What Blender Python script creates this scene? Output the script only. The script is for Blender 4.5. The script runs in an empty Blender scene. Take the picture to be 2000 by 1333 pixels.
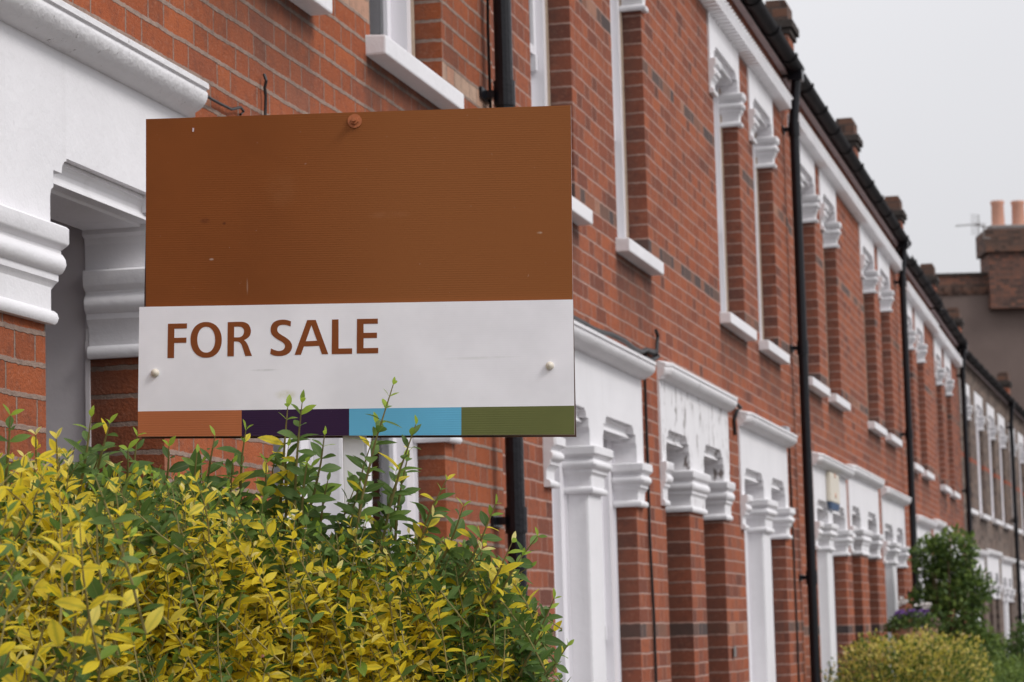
import bpy, bmesh, math, random
import numpy as np
from mathutils import Vector, Matrix
random.seed(7); rng=np.random.default_rng(11)
S=bpy.context.scene; COL=S.collection
# ------------------------------------------------------------------ camera (solved from the photograph's vanishing points)
FPX=5250.0
Rm=np.array([[0.97310648,0.05125475,0.22458121],[0.22872903,-0.09933111,-0.96840919],[-0.02732767,0.99373351,-0.1083832]])
CAM=np.array([2.43,0.0,1.6])
def ray(px,py): return Rm@np.array([px-1000.0,-(py-666.5),-FPX])
def at_z(px,py,Z):                       # world point seen at photo pixel, Z metres along the view axis
    return CAM+ray(px,py)*(Z/FPX)
def on_plane(px,py,o,n):
    r=ray(px,py); t=np.dot(np.array(o)-CAM,n)/np.dot(r,n); return CAM+t*r
def on_x(px,py,x=0.0): return on_plane(px,py,(x,0,0),np.array([1.0,0,0]))
cd=bpy.data.cameras.new('camera'); cam=bpy.data.objects.new('camera',cd); COL.objects.link(cam)
M=Matrix([[*Rm[0],CAM[0]],[*Rm[1],CAM[1]],[*Rm[2],CAM[2]],[0,0,0,1]]); cam.matrix_world=M
cd.sensor_width=36; cd.lens=FPX/2000*36; cd.clip_start=.1; cd.clip_end=2000
cd.dof.use_dof=True; cd.dof.focus_distance=5.0; cd.dof.aperture_fstop=12.0; cd.dof.aperture_blades=9
S.camera=cam
# ------------------------------------------------------------------ node helper + materials
class NT:
    def __init__(s,name):
        s.m=bpy.data.materials.new(name); s.m.use_nodes=True; s.t=s.m.node_tree; s.t.nodes.clear()
        s.out=s.t.nodes.new('ShaderNodeOutputMaterial')
    def n(s,ty,**k):
        o=s.t.nodes.new(ty)
        for a,b in k.items(): setattr(o,a,b)
        return o
    def l(s,a,b): s.t.links.new(a,b)
    def put(s,sock,v):
        if isinstance(v,(int,float)): sock.default_value=v
        elif isinstance(v,tuple): sock.default_value=v if len(v)==len(sock.default_value) else (*v,1)
        else: s.l(v,sock)
    def math(s,op,a,b=None,c=None,clamp=False):
        o=s.n('ShaderNodeMath',operation=op,use_clamp=clamp); s.put(o.inputs[0],a)
        if b is not None: s.put(o.inputs[1],b)
        if c is not None: s.put(o.inputs[2],c)
        return o.outputs[0]
    def mix(s,f,a,b,blend='MIX'):
        o=s.n('ShaderNodeMix',data_type='RGBA',blend_type=blend); s.put(o.inputs[0],f); s.put(o.inputs[6],a); s.put(o.inputs[7],b); return o.outputs[2]
    def noise(s,vec,scale,detail=3,rough=.6,out=0,dim='3D'):
        o=s.n('ShaderNodeTexNoise',noise_dimensions=dim); 
        if vec is not None: s.l(vec,o.inputs['Vector'])
        o.inputs['Scale'].default_value=scale; o.inputs['Detail'].default_value=detail; o.inputs['Roughness'].default_value=rough
        return o.outputs[out]
    def smooth(s,v,a,b,lo=0.,hi=1.):
        o=s.n('ShaderNodeMapRange',interpolation_type='SMOOTHSTEP'); s.put(o.inputs[0],v); s.put(o.inputs[1],a); s.put(o.inputs[2],b); s.put(o.inputs[3],lo); s.put(o.inputs[4],hi); return o.outputs[0]
    def ramp(s,f,stops,interp='LINEAR'):
        o=s.n('ShaderNodeValToRGB'); cr=o.color_ramp; cr.interpolation=interp
        while len(cr.elements)<len(stops): cr.elements.new(.5)
        for e,(p,c) in zip(cr.elements,stops): e.position=p; e.color=(*c,1)
        s.put(o.inputs[0],f); return o.outputs[0]
    def comb(s,x,y,z):
        o=s.n('ShaderNodeCombineXYZ'); s.put(o.inputs[0],x); s.put(o.inputs[1],y); s.put(o.inputs[2],z); return o.outputs[0]
    def bump(s,h,dist,strength=1.):
        o=s.n('ShaderNodeBump'); o.inputs['Strength'].default_value=strength; o.inputs['Distance'].default_value=dist; s.put(o.inputs['Height'],h); return o.outputs[0]
    def bsdf(s,col,rough=.6,normal=None,spec=.4,metal=0.):
        o=s.n('ShaderNodeBsdfPrincipled'); s.put(o.inputs['Base Color'],col); s.put(o.inputs['Roughness'],rough); s.put(o.inputs['Metallic'],metal)
        s.put(o.inputs['Specular IOR Level'],spec)
        if normal is not None: s.l(normal,o.inputs['Normal'])
        return o
    def done(s,sh): s.l(sh,s.out.inputs['Surface']); return s.m
    def pos(s): return s.n('ShaderNodeNewGeometry').outputs['Position']
    def objc(s): return s.n('ShaderNodeTexCoord').outputs['Object']

def plain(name,col,rough=.6,spec=.4,var=.15,scale=8,bump=.0,bscale=60,metal=0.):
    t=NT(name); p=t.objc(); nz=t.noise(p,scale,4)
    c=t.mix(nz,tuple(x*(1-var) for x in col),tuple(min(1,x*(1+var)) for x in col))
    nm=t.bump(t.noise(p,bscale,4),bump) if bump else None
    return t.done(t.bsdf(c,rough,nm,spec,metal).outputs[0])

COURSE=.074; Z0=.008; PITCH=.345
def brick_mat(name,stops,mortar,hj=.010,vj=.006,raised=0.,bands=(),band_stops=None,single=False,blotch=.5,band_p=.8):
    t=NT(name); uv=t.n('ShaderNodeUVMap',uv_map='UVMap').outputs[0]
    sp=t.n('ShaderNodeSeparateXYZ'); t.l(uv,sp.inputs[0]); u,v=sp.outputs[0],sp.outputs[1]
    n1=t.math('SUBTRACT',t.noise(uv,3.5,2),.5); n2=t.math('SUBTRACT',t.noise(uv,45,3),.5); n3=t.math('SUBTRACT',t.noise(uv,48,3,out=0),.5)
    v=t.math('ADD',v,t.math('ADD',t.math('MULTIPLY',n1,.014),t.math('MULTIPLY',n2,.010)))
    u=t.math('ADD',u,t.math('ADD',t.math('MULTIPLY',n1,.014),t.math('MULTIPLY',n3,.009)))
    v=t.math('SUBTRACT',v,Z0); row=t.math('FLOOR',t.math('DIVIDE',v,COURSE)); vv=t.math('SUBTRACT',v,t.math('MULTIPLY',row,COURSE))
    par=t.math('FLOORED_MODULO',row,2.0)
    jit=t.n('ShaderNodeTexWhiteNoise',noise_dimensions='1D'); t.l(row,jit.inputs['W'])
    tt=t.math('ADD',t.math('DIVIDE',u,PITCH),t.math('ADD',t.math('MULTIPLY',par,.5),t.math('MULTIPLY',jit.outputs[0],.10)))
    cell=t.math('FLOOR',tt); tx=t.math('MULTIPLY',t.math('SUBTRACT',tt,cell),PITCH)
    isH=t.math('GREATER_THAN',tx,.2325); lx=t.math('SUBTRACT',tx,t.math('MULTIPLY',isH,.2325)); w=t.math('SUBTRACT',.2325,t.math('MULTIPLY',isH,.12))
    dv=t.math('MINIMUM',vv,t.math('SUBTRACT',COURSE,vv)); hm=t.smooth(dv,hj*.5-.0008,hj*.5+.0012)
    if single:
        bm=hm; idx=t.math('MULTIPLY',row,1.7); cellx=t.math('FLOOR',t.math('MULTIPLY',u,.9)); idv=t.comb(cellx,row,3.3)
    else:
        du=t.math('MINIMUM',lx,t.math('SUBTRACT',w,lx)); vm=t.smooth(du,vj*.5-.0006,vj*.5+.001)
        bm=t.math('MULTIPLY',hm,vm); idv=t.comb(t.math('ADD',t.math('MULTIPLY',cell,2),isH),row,3.3)
    wn=t.n('ShaderNodeTexWhiteNoise',noise_dimensions='3D'); t.l(idv,wn.inputs['Vector'])
    sc=t.n('ShaderNodeSeparateColor'); t.l(wn.outputs['Color'],sc.inputs[0])
    c=t.ramp(wn.outputs['Value'],stops)
    # blotches inside each brick, offset per brick
    pv=t.n('ShaderNodeVectorMath',operation='ADD'); t.l(uv,pv.inputs[0]); t.l(wn.outputs['Color'],pv.inputs[1])
    bl=t.noise(pv.outputs[0],22,5,.65)
    if not single: c=t.mix(t.math('MULTIPLY',isH,t.math('MULTIPLY',t.math('GREATER_THAN',sc.outputs[2],.55),.30 if blotch>.7 else .08)),c,(.09,.045,.034))
    c=t.mix(t.smooth(bl,.47,.70,0.,blotch),c,t.mix(.55,c,(.07,.035,.03)))
    c=t.mix(t.smooth(t.noise(pv.outputs[0],60,4,.65),.52,.70,0.,.5),c,t.mix(.5,c,(.46,.24,.16)))
    c=t.mix(t.smooth(t.noise(uv,150,4,.65),.60,.68,0.,.75),c,(.05,.03,.028))
    c=t.mix(t.smooth(t.noise(uv,.9,3,.6),.35,.7,0.,.22),c,(.13,.065,.05))
    if bands:
        f=None
        for b in bands:
            e=t.math('COMPARE',row,float(b),.1); f=e if f is None else t.math('MAXIMUM',f,e)
        f=t.math('MULTIPLY',f,t.math('LESS_THAN',sc.outputs[1],band_p))
        bc=t.ramp(sc.outputs[0],band_stops); bc=t.mix(t.smooth(bl,.45,.7,0.,.5),bc,t.mix(.5,bc,(.05,.045,.045)))
        c=t.mix(f,c,bc)
    sa=t.n('ShaderNodeAttribute',attribute_name='stain'); sf=t.math('MULTIPLY',sa.outputs['Fac'],t.smooth(t.noise(uv,7,4,.7),.25,.6,.35,.95))
    soot=t.smooth(t.noise(uv,1.7,5,.7),.50,.74,0.,.30)
    mc=t.mix(t.smooth(t.noise(uv,30,4),.3,.75),mortar,tuple(x*.62 for x in mortar))
    mc=t.mix(t.smooth(t.noise(uv,1.2,3),.4,.7,0.,.5),mc,tuple(x*.75 for x in mortar))
    c=t.mix(bm,mc,c)
    c=t.mix(soot,c,t.mix(.6,c,(.045,.03,.026))); c=t.mix(t.math('MULTIPLY',sf,.72),c,(.055,.040,.034))
    h=t.math('ADD',t.math('MULTIPLY',bm,.6),t.math('MULTIPLY',t.noise(uv,120,4),.35))
    if raised: h=t.math('ADD',h,t.math('MULTIPLY',t.math('SUBTRACT',1.,hm),raised))
    h=t.math('ADD',h,t.math('MULTIPLY',sc.outputs[2],.25))
    return t.done(t.bsdf(c,.86,t.bump(h,.011 if raised>.5 else .008),.22).outputs[0])

DARKBAND=[(0,(.075,.055,.052)),(.3,(.12,.078,.066)),(.55,(.19,.095,.066)),(.8,(.28,.11,.065)),(1,(.36,.19,.13))]
PALE=[(0,(.42,.27,.20)),(.5,(.50,.34,.25)),(1,(.46,.24,.16))]
ORANGE=[(0,(.22,.064,.030)),(.05,(.30,.078,.028)),(.4,(.335,.083,.028)),(.78,(.39,.102,.034)),(.90,(.31,.080,.031)),(.96,(.27,.078,.038)),(1,(.42,.18,.10))]
RED=[(0,(.15,.050,.032)),(.08,(.22,.062,.033)),(.28,(.28,.075,.035)),(.6,(.325,.087,.037)),(.85,(.37,.102,.042)),(1,(.31,.092,.045))]
RED2=[(0,(.12,.047,.033)),(.3,(.24,.072,.042)),(.7,(.30,.090,.047)),(1,(.34,.115,.055))]
STOCK=[(0,(.07,.055,.048)),(.4,(.145,.115,.098)),(.8,(.20,.158,.13)),(1,(.24,.17,.13))]
MB_={}
B_ORANGE=brick_mat('orange_brick',ORANGE,(.36,.255,.205),.0120,.007,.9,(48,21),PALE,blotch=.62,band_p=.95)
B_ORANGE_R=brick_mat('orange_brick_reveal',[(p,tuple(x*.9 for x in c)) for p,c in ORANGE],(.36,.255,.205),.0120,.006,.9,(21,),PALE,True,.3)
B_RED=brick_mat('red_brick',RED,(.47,.29,.235),.0092,.0068,.35,(48,61,21),DARKBAND,blotch=.72,band_p=.97)
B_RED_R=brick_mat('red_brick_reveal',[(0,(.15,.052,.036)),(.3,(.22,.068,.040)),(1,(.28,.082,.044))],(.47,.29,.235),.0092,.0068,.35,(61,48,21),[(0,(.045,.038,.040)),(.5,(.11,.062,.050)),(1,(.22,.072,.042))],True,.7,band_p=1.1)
B_RED2=brick_mat('red_brown_brick',RED2,(.30,.19,.16),.009,.006,.3,(48,61,21),DARKBAND)
B_STOCK=brick_mat('grey_stock_brick',STOCK,(.20,.16,.135),.009,.006,.2,(57,),[(0,(.33,.09,.05)),(1,(.28,.08,.045))],band_p=1.1)
B_DARK=brick_mat('sooty_brick',[(0,(.05,.035,.03)),(.5,(.11,.07,.055)),(1,(.18,.09,.06))],(.12,.095,.085),.010,.007)
B_DARKR=brick_mat('weathered_red_brick',[(0,(.05,.036,.032)),(.5,(.13,.068,.052)),(1,(.23,.095,.06))],(.17,.13,.115),.011,.007)

def white_mat(name,base,wear,area=(.48,.60),thr=.655,fs=30,rough_=.0022):
    t=NT(name); p=t.objc()
    c=t.mix(t.smooth(t.noise(p,2.2,4,.6),.3,.75),base,tuple(x*.93 for x in base))
    # chips and hairline scratches in the paint
    mp=t.n('ShaderNodeMapping'); t.l(p,mp.inputs[0]); mp.inputs['Scale'].default_value=(1,1,.35)
    m=t.math('MULTIPLY',t.smooth(t.noise(mp.outputs[0],fs,6,.75),thr,thr+.04),t.smooth(t.noise(p,1.6,2),area[0],area[1]))
    c=t.mix(t.math('MULTIPLY',m,wear),c,(.20,.17,.16))
    # thin grime on upward ledges and streaks: from a stretched noise
    mp2=t.n('ShaderNodeMapping'); t.l(p,mp2.inputs[0]); mp2.inputs['Scale'].default_value=(9,9,.6)
    c=t.mix(t.smooth(t.noise(mp2.outputs[0],1.5,4,.6),.55,.8,0.,.16),c,(.36,.33,.31))
    h=t.math('ADD',t.noise(p,26,5,.6),t.math('MULTIPLY',t.noise(p,140,3),.25))
    return t.done(t.bsdf(c,.5,t.bump(h,rough_),.3).outputs[0])
WHITE=white_mat('white_painted_stone',(.80,.785,.805),.6)
WHITE_ROUGH=white_mat('white_thick_paint',(.79,.775,.79),.9,(.38,.5),.63,26,.006)
WHITE_WORN=white_mat('white_flaking_stone',(.80,.785,.80),1.0,(.36,.50),.565,15)
FRAME=plain('white_window_paint',(.78,.76,.79),.38,.4,.04,3)
PLASTER=plain('grey_porch_plaster',(.60,.565,.58),.8,.2,.08,2,.001,30)
MASTIC=plain('beige_mastic',(.44,.34,.26),.9,.1,.25,20)
BLACKP=plain('black_iron_paint',(.005,.005,.008),.30,.35,.4,14,.002,50)
GUTTER=plain('black_gutter_paint',(.008,.007,.009),.62,.15,.5,6,.003,40)
FASCIA=plain('dark_fascia',(.035,.028,.028),.6,.3,.3,5)
SOFFIT=plain('pale_soffit_paint',(.55,.47,.48),.7,.2,.15,6)
SLATE=plain('roof_slate',(.06,.058,.066),.7,.3,.4,9,.01,18)
STONE=plain('sooty_stone',(.060,.050,.045),.9,.2,.5,12,.01,40)
LEAD=plain('grey_cement',(.22,.20,.19),.9,.2,.3,15,.01,50)
CABLE=plain('black_cable',(.012,.011,.012),.5,.4,.2)
TERRA=plain('terracotta',(.62,.33,.24),.8,.2,.14,9,.004,40)
CURT=plain('net_curtain',(.55,.53,.53),.9,.1,.1,14)
RENDER=plain('grey_brown_render',(.165,.125,.112),.95,.1,.22,1.3,.012,30)
PLASTICW=plain('cream_plastic',(.68,.62,.52),.4,.4,.05); BLUE=plain('blue_plastic',(.02,.08,.20),.35,.5,.1); GREYB=plain('grey_plastic',(.34,.35,.38),.45,.4,.06)
SOIL=plain('garden_soil',(.06,.045,.035),.95,.1,.4,10,.03,15); GRASSM=plain('lawn_green',(.06,.10,.028),.9,.1,.4,6,.03,60)
PAVE=plain('paving_slab',(.26,.25,.24),.9,.2,.15,4,.006,40); TARMAC=plain('asphalt',(.05,.05,.053),.9,.2,.3,30,.006,150); KERB=plain('kerb_stone',(.28,.27,.26),.9,.2,.2,9)
DOORS=[plain('door_'+n,c,.3,.5,.06) for n,c in (('red',(.20,.02,.02)),('blue',(.02,.05,.13)),('green',(.02,.07,.04)),('black',(.015,.015,.018)))]
BRASS=plain('brass',(.6,.42,.16),.3,.5,.1,metal=1.)
def glass_mat():
    t=NT('window_glass'); fr=t.n('ShaderNodeFresnel'); fr.inputs['IOR'].default_value=1.5
    tr=t.n('ShaderNodeBsdfTransparent'); tr.inputs[0].default_value=(.82,.86,.86,1); gl=t.n('ShaderNodeBsdfGlossy'); gl.inputs['Roughness'].default_value=.02
    m=t.n('ShaderNodeMixShader'); t.l(fr.outputs[0],m.inputs[0]); t.l(tr.outputs[0],m.inputs[1]); t.l(gl.outputs[0],m.inputs[2]); return t.done(m.outputs[0])
GLASS=glass_mat()
ROOM=plain('dark_room',(.06,.055,.05),.9,.1,.1)
# ------------------------------------------------------------------ mesh builder
class MB:
    def __init__(s): s.v=[]; s.f=[]; s.uv=[]; s.mi=[]; s.sm=[]
    def face(s,pts,uv=None,mi=0,sm=False):
        i=len(s.v); s.v+= [tuple(map(float,p)) for p in pts]; s.f.append(tuple(range(i,i+len(pts)))); s.uv.append(uv); s.mi.append(mi); s.sm.append(sm)
    def box(s,x0,x1,y0,y1,z0,z1,mi=0,skip='',uvb=False,u0=0.):
        P=lambda x,y,z:(x,y,z)
        F={'+x':[P(x1,y0,z0),P(x1,y1,z0),P(x1,y1,z1),P(x1,y0,z1)],'-x':[P(x0,y1,z0),P(x0,y0,z0),P(x0,y0,z1),P(x0,y1,z1)],
           '+y':[P(x1,y1,z0),P(x0,y1,z0),P(x0,y1,z1),P(x1,y1,z1)],'-y':[P(x0,y0,z0),P(x1,y0,z0),P(x1,y0,z1),P(x0,y0,z1)],
           '+z':[P(x0,y0,z1),P(x1,y0,z1),P(x1,y1,z1),P(x0,y1,z1)],'-z':[P(x0,y1,z0),P(x1,y1,z0),P(x1,y0,z0),P(x0,y0,z0)]}
        for k,p in F.items():
            if k in skip.split(): continue
            s.face(p,None,mi)
    def ring(s,loops,closed=True,mi=0,sm=False,cap0=False,cap1=False):
        # loops: list of equal-length vertex loops -> quads between
        n=len(loops[0])
        for a,b in zip(loops[:-1],loops[1:]):
            for i in range(n if closed else n-1):
                j=(i+1)%n; s.face([a[i],a[j],b[j],b[i]],None,mi,sm)
        if cap0: s.face(list(reversed(loops[0])),None,mi)
        if cap1: s.face(loops[-1],None,mi)
    def tube(s,pts,r,n=8,mi=0,caps=True):
        pts=[Vector(p) for p in pts]; loops=[]; up=Vector((0,0,1)); prev=None
        rs=r if isinstance(r,(list,tuple)) else [r]*len(pts)
        for i,p in enumerate(pts):
            d=(pts[min(i+1,len(pts)-1)]-pts[max(i-1,0)]).normalized()
            if prev is None:
                a=d.orthogonal().normalized()
            else: a=(prev-d*prev.dot(d)).normalized()
            prev=a; b=d.cross(a)
            loops.append([p+(a*math.cos(2*math.pi*k/n)+b*math.sin(2*math.pi*k/n))*rs[i] for k in range(n)])
        s.ring(loops,True,mi,True,caps,caps)
    def build(s,name,mats,parent=None,bevel=0.,weld=True,autouv=None,stain=None):
        me=bpy.data.meshes.new(name); off=Vector(parent.get('o',(0,0,0))) if parent is not None else Vector((0,0,0))
        me.from_pydata([Vector(p)-off for p in s.v],[],s.f)
        for m in (mats if isinstance(mats,list) else [mats]): me.materials.append(m)
        me.polygons.foreach_set('material_index',s.mi); me.polygons.foreach_set('use_smooth',s.sm)
        if autouv:
            if stain: me.color_attributes.new('stain','FLOAT_COLOR','CORNER')
            me.uv_layers.new(name='UVMap'); ul=me.uv_layers['UVMap']; sc_=me.color_attributes.get('stain')
            for p in me.polygons:
                nrm=p.normal
                for li in p.loop_indices:
                    c=Vector(me.vertices[me.loops[li].vertex_index].co)+off
                    if abs(nrm.x)>=abs(nrm.y): u=c.y
                    else: u=c.x+.37+ autouv*.113*round(c.y*3)
                    ul.data[li].uv=(u,c.z)
                    if stain and abs(c.x)<.01:
                        sv=0.
                        for a_,b_,zt_,zb_ in stain:
                            fy=min(1,max(0,min(c.y-a_+.06,b_+.06-c.y)/.07)); fz=min(1,max(0,(c.z-zb_)/(zt_-zb_))) if c.z<=zt_+.002 else 0.; sv=max(sv,fy*fz)
                        sc_.data[li].color=(sv,sv,sv,1)
        if weld or bevel:
            bm=bmesh.new(); bm.from_mesh(me); bmesh.ops.remove_doubles(bm,verts=bm.verts,dist=1e-5)
            bmesh.ops.recalc_face_normals(bm,faces=bm.faces)
            if bevel:
                eg=[e for e in bm.edges if len(e.link_faces)==2 and e.calc_face_angle(0)>.6]
                bmesh.ops.bevel(bm,geom=eg,offset=bevel,segments=2,profile=.6,affect='EDGES',clamp_overlap=True)
            bm.to_mesh(me); bm.free()
        if any(s.sm): me.set_sharp_from_angle(angle=.62)
        o=bpy.data.objects.new(name,me); COL.objects.link(o)
        if parent is not None: o.parent=parent; o['o']=parent.get('o',(0,0,0))
        return o
def tag(o,label=None,cat=None,group=None,kind=None):
    if label: o['label']=label
    if cat: o['category']=cat
    if group: o['group']=group
    if kind: o['kind']=kind
    return o
def thing(name,label,cat,loc=(0,0,0),group=None):
    o=bpy.data.objects.new(name,None); COL.objects.link(o); o.location=loc; o.empty_display_size=.1; o['o']=tuple(loc); return tag(o,label,cat,group)

# ------------------------------------------------------------------ house pieces (facade plane X=0, street along +Y)
def wall_front(mb,y0,y1,z0,z1,ops,x=0.,mi=0,cuty=(),cutz=()):
    ys=sorted({y0,y1,*cuty,*[a for o in ops for a in o[:2]]}); zs=sorted({z0,z1,*cutz,*[a for o in ops for a in o[2:4]]})
    for a,b in zip(ys[:-1],ys[1:]):
        for c,d in zip(zs[:-1],zs[1:]):
            if any(o[0]<=a and b<=o[1] and o[2]<=c and d<=o[3] for o in ops): continue
            mb.face([(x,a,c),(x,b,c),(x,b,d),(x,a,d)],None,mi)
    for o in ops:
        a,b,c,d,dep=o[:5]
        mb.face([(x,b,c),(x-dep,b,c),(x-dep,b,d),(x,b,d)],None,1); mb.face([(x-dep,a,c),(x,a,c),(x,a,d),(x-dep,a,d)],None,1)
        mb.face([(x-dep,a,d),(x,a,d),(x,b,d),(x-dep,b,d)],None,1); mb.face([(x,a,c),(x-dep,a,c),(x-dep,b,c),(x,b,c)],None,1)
def notch_pts(a,b,zb,h):
    L=[(a,zb),(a,h-.105),(a+.006,h-.088),(a+.020,h-.080),(a+.020,h-.040),(a+.070,h-.040),(a+.074,h-.022),(a+.086,h-.010),(a+.100,h-.006),(a+.100,h)]
    return L+[(a+b-y,z) for y,z in reversed(L)]
def lintel(root,name,mat,ya,yb,zt,zb,ops,zh,xb,x=.012,sc=1.):
    mb=MB(); outl=[(ya,zt),(ya,zb)]
    for a,b in ops: outl+=notch_pts(a,b,zb,zh)
    outl+=[(yb,zb),(yb,zt)]
    bm=bmesh.new(); f=bm.faces.new([bm.verts.new((x,y,z)) for y,z in outl]); bm.normal_update(); bmesh.ops.triangulate(bm,faces=[f],ngon_method='EAR_CLIP')
    for g in bm.faces: mb.face([tuple(v.co) for v in g.verts])
    bm.free()
    mb.face([(x,ya,zb),(x,ya,zt),(xb,ya,zt),(xb,ya,zb)]); mb.face([(x,yb,zt),(x,yb,zb),(xb,yb,zb),(xb,yb,zt)]); mb.face([(x,ya,zt),(x,yb,zt),(xb,yb,zt),(xb,ya,zt)])
    d=x-xb
    for a,b in ops:
        mb.ring([[(xx,y,z) for y,z in notch_pts(a,b,zb,zh)] for xx in (x,xb)],False)
        h=zh; pr=[(x-.022,h-.001),(x-.022,h-.010),(x-.027,h-.011),(x-.033,h-.017),(x-.037,h-.027),(x-.038,h-.038),(x-.034,h-.048),(x-.028,h-.053),(x-.026,h-.060),(x-.060,h-.061),(x-.064,h-.068),(xb+.004,h-.068),(xb+.004,h-.001)]
        mb.ring([[(p[0],a+.001,p[1]) for p in pr],[(p[0],b-.001,p[1]) for p in pr]],True,0,False,True,True)
    return mb.build(name,mat,root,weld=True)
def prism(mb,pts,x0,x1,mi=0):
    bm=bmesh.new(); vs=[bm.verts.new((x1,y,z)) for y,z in pts]; f=bm.faces.new(vs); bm.normal_update(); bmesh.ops.triangulate(bm,faces=[f],ngon_method='EAR_CLIP')
    tris=[[tuple(v.co) for v in g.verts] for g in bm.faces]; bm.free()
    for t_ in tris:
        mb.face(t_,None,mi); mb.face([(x0,p[1],p[2]) for p in reversed(t_)],None,mi)
    n=len(pts)
    for i in range(n):
        (y,z),(y2,z2)=pts[i],pts[(i+1)%n]; mb.face([(x1,y,z),(x0,y,z),(x0,y2,z2),(x1,y2,z2)],None,mi)
CAPP=[(0,.0),(0,.016),(.006,.021),(.018,.024),(.030,.021),(.037,.014),(.040,.004),(.070,.004),(.095,.008),(.112,.018),(.118,.024),(.136,.024),(.140,.032),(.150,.041),(.163,.045),(.178,.043),(.190,.034),(.194,.030),(.203,.030),(.215,.047),(.222,.051),(.262,.051),(.268,.045),(.268,.0)]
CORP=[(0,.0),(0,.006),(.003,.022),(.008,.038),(.016,.053),(.027,.066),(.041,.076),(.056,.081),(.068,.081),(.076,.076),(.079,.078),(.081,.086),(.098,.086),(.103,.080),(.114,.04),(.120,.0)]
def wrap(mb,prof,ya,yb,xf,xb,z0,sc=1.,left=True,right=True,osc=1.,ch=.010,sl=1.,sr=1.):
    # moulding swept round a block: front at xf, back at xb
    loops=[]
    for z,o in prof:
        o*=osc; l=ya-(max(.003,o*sl) if left else 0); r=yb+(max(.003,o*sr) if right else 0); f=xf+o; zz=z0+z*sc
        L=[]
        if left: L+=[(xb,l,zz)]
        L+=[(f-ch*(o>.03)*left,l,zz)] if left and o>.03 else []
        L+=[(f,l+(ch if left and o>.03 else 0),zz)] ; L+=[(f,r-(ch if right and o>.03 else 0),zz)]
        if right and o>.03: L+=[(f-ch,r,zz)]
        if right: L+=[(xb,r,zz)]
        # equalise count
        loops.append(L)
    n=(3 if left else 1)+(3 if right else 1)
    fixed=[]
    for (z,o),L in zip(prof,loops):
        if len(L)!=n:
            M_=[]; i=0
            if left: M_+=[L[0],L[1],L[1]]; rest=L[2:]
            else: M_+=[L[0]]; rest=L[1:]
            if right: M_+=[rest[0],rest[0],rest[1]]
            else: M_+=[rest[0]]
            L=M_
        fixed.append(L)
    for a,b in zip(fixed[:-1],fixed[1:]):
        for i in range(n-1):
            q=[a[i],a[i+1],b[i+1],b[i]]; u=[]
            for p in q:
                if not u or p!=u[-1]: u.append(p)
            if u[0]==u[-1]: u=u[:-1]
            if len(set(u))>2: mb.face(u,None,0,True)
    for L,rev in ((fixed[0],True),(fixed[-1],False)):
        u=[]
        for p in L:
            if p not in u: u.append(p)
        if not left: u.insert(0,(xb,u[0][1],u[0][2]))
        if not right: u.append((xb,u[-1][1],u[-1][2]))
        if len(u)>2: mb.face(u[::-1] if rev else u,None,0)
def sash_window(root,ya,yb,z0,z1,lab=None,horn=True,fr=.07,x=-.112):
    mb=MB()
    mb.box(x-.09,x,ya+.004,ya+fr,z0,z1); mb.box(x-.09,x,yb-fr,yb-.004,z0,z1); mb.box(x-.09,x-.002,ya+fr,yb-fr,z1-.07,z1); mb.box(x-.09,x-.002,ya+fr,yb-fr,z0,z0+.06)
    a,b=ya+fr,yb-fr; zm=z0+(z1-z0)*.43
    # upper sash (outer) and lower sash
    for (c,d,xs) in ((zm,z1-.07,x-.035),(z0+.06,zm+.035,x-.062)):
        mb.box(xs-.026,xs,a,a+.045,c,d); mb.box(xs-.026,xs,b-.045,b,c,d); mb.box(xs-.026,xs-.002,a+.045,b-.045,c,c+.04); mb.box(xs-.026,xs-.002,a+.045,b-.045,d-.045,d)
        if horn and c==zm:
            for yy in (a,b-.045): mb.box(xs-.022,xs+.006,yy+.004,yy+.04,c-.07,c)
    # beige mastic where frame meets brick
    mb.box(x-.05,x+.010,yb-.014,yb-.002,z0,z1-.05,1 if fr<.08 else 0); 
    w=mb.build('frame',[FRAME,MASTIC],root,0)
    g=MB()
    for (c,d,xs) in ((zm+.04,z1-.115,x-.05),(z0+.10,zm-.01,x-.077)): g.face([(xs,a+.045,c),(xs,b-.045,c),(xs,b-.045,d),(xs,a+.045,d)])
    gl=g.build('glass',GLASS,root)
    c=MB(); n=10
    for i in range(n):
        y0=a+(b-a)*i/n; y1=a+(b-a)*(i+1)/n; o0=.012*math.sin(i*2.4); o1=.012*math.sin((i+1)*2.4)
        c.face([(x-.2+o0,y0,z0),(x-.2+o1,y1,z0),(x-.2+o1,y1,z1),(x-.2+o0,y0,z1)],None,0,True)
    c.build('curtain',CURT,root)
    return w
def sill(root,ya,yb,zt,proj=.07,h=.072,lab=None):
    mb=MB(); pts=[(-.10,zt+.012),(-.02,zt),(proj,zt-.006),(proj,zt-h),(proj-.012,zt-h),(-.10,zt-h)]
    loopA=[(x,ya,z) for x,z in pts]; loopB=[(x,yb,z) for x,z in pts]
    mb.ring([loopA,loopB],True,0,False,True,True)
    return mb.build('sill',WHITE,root,.007)
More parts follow.
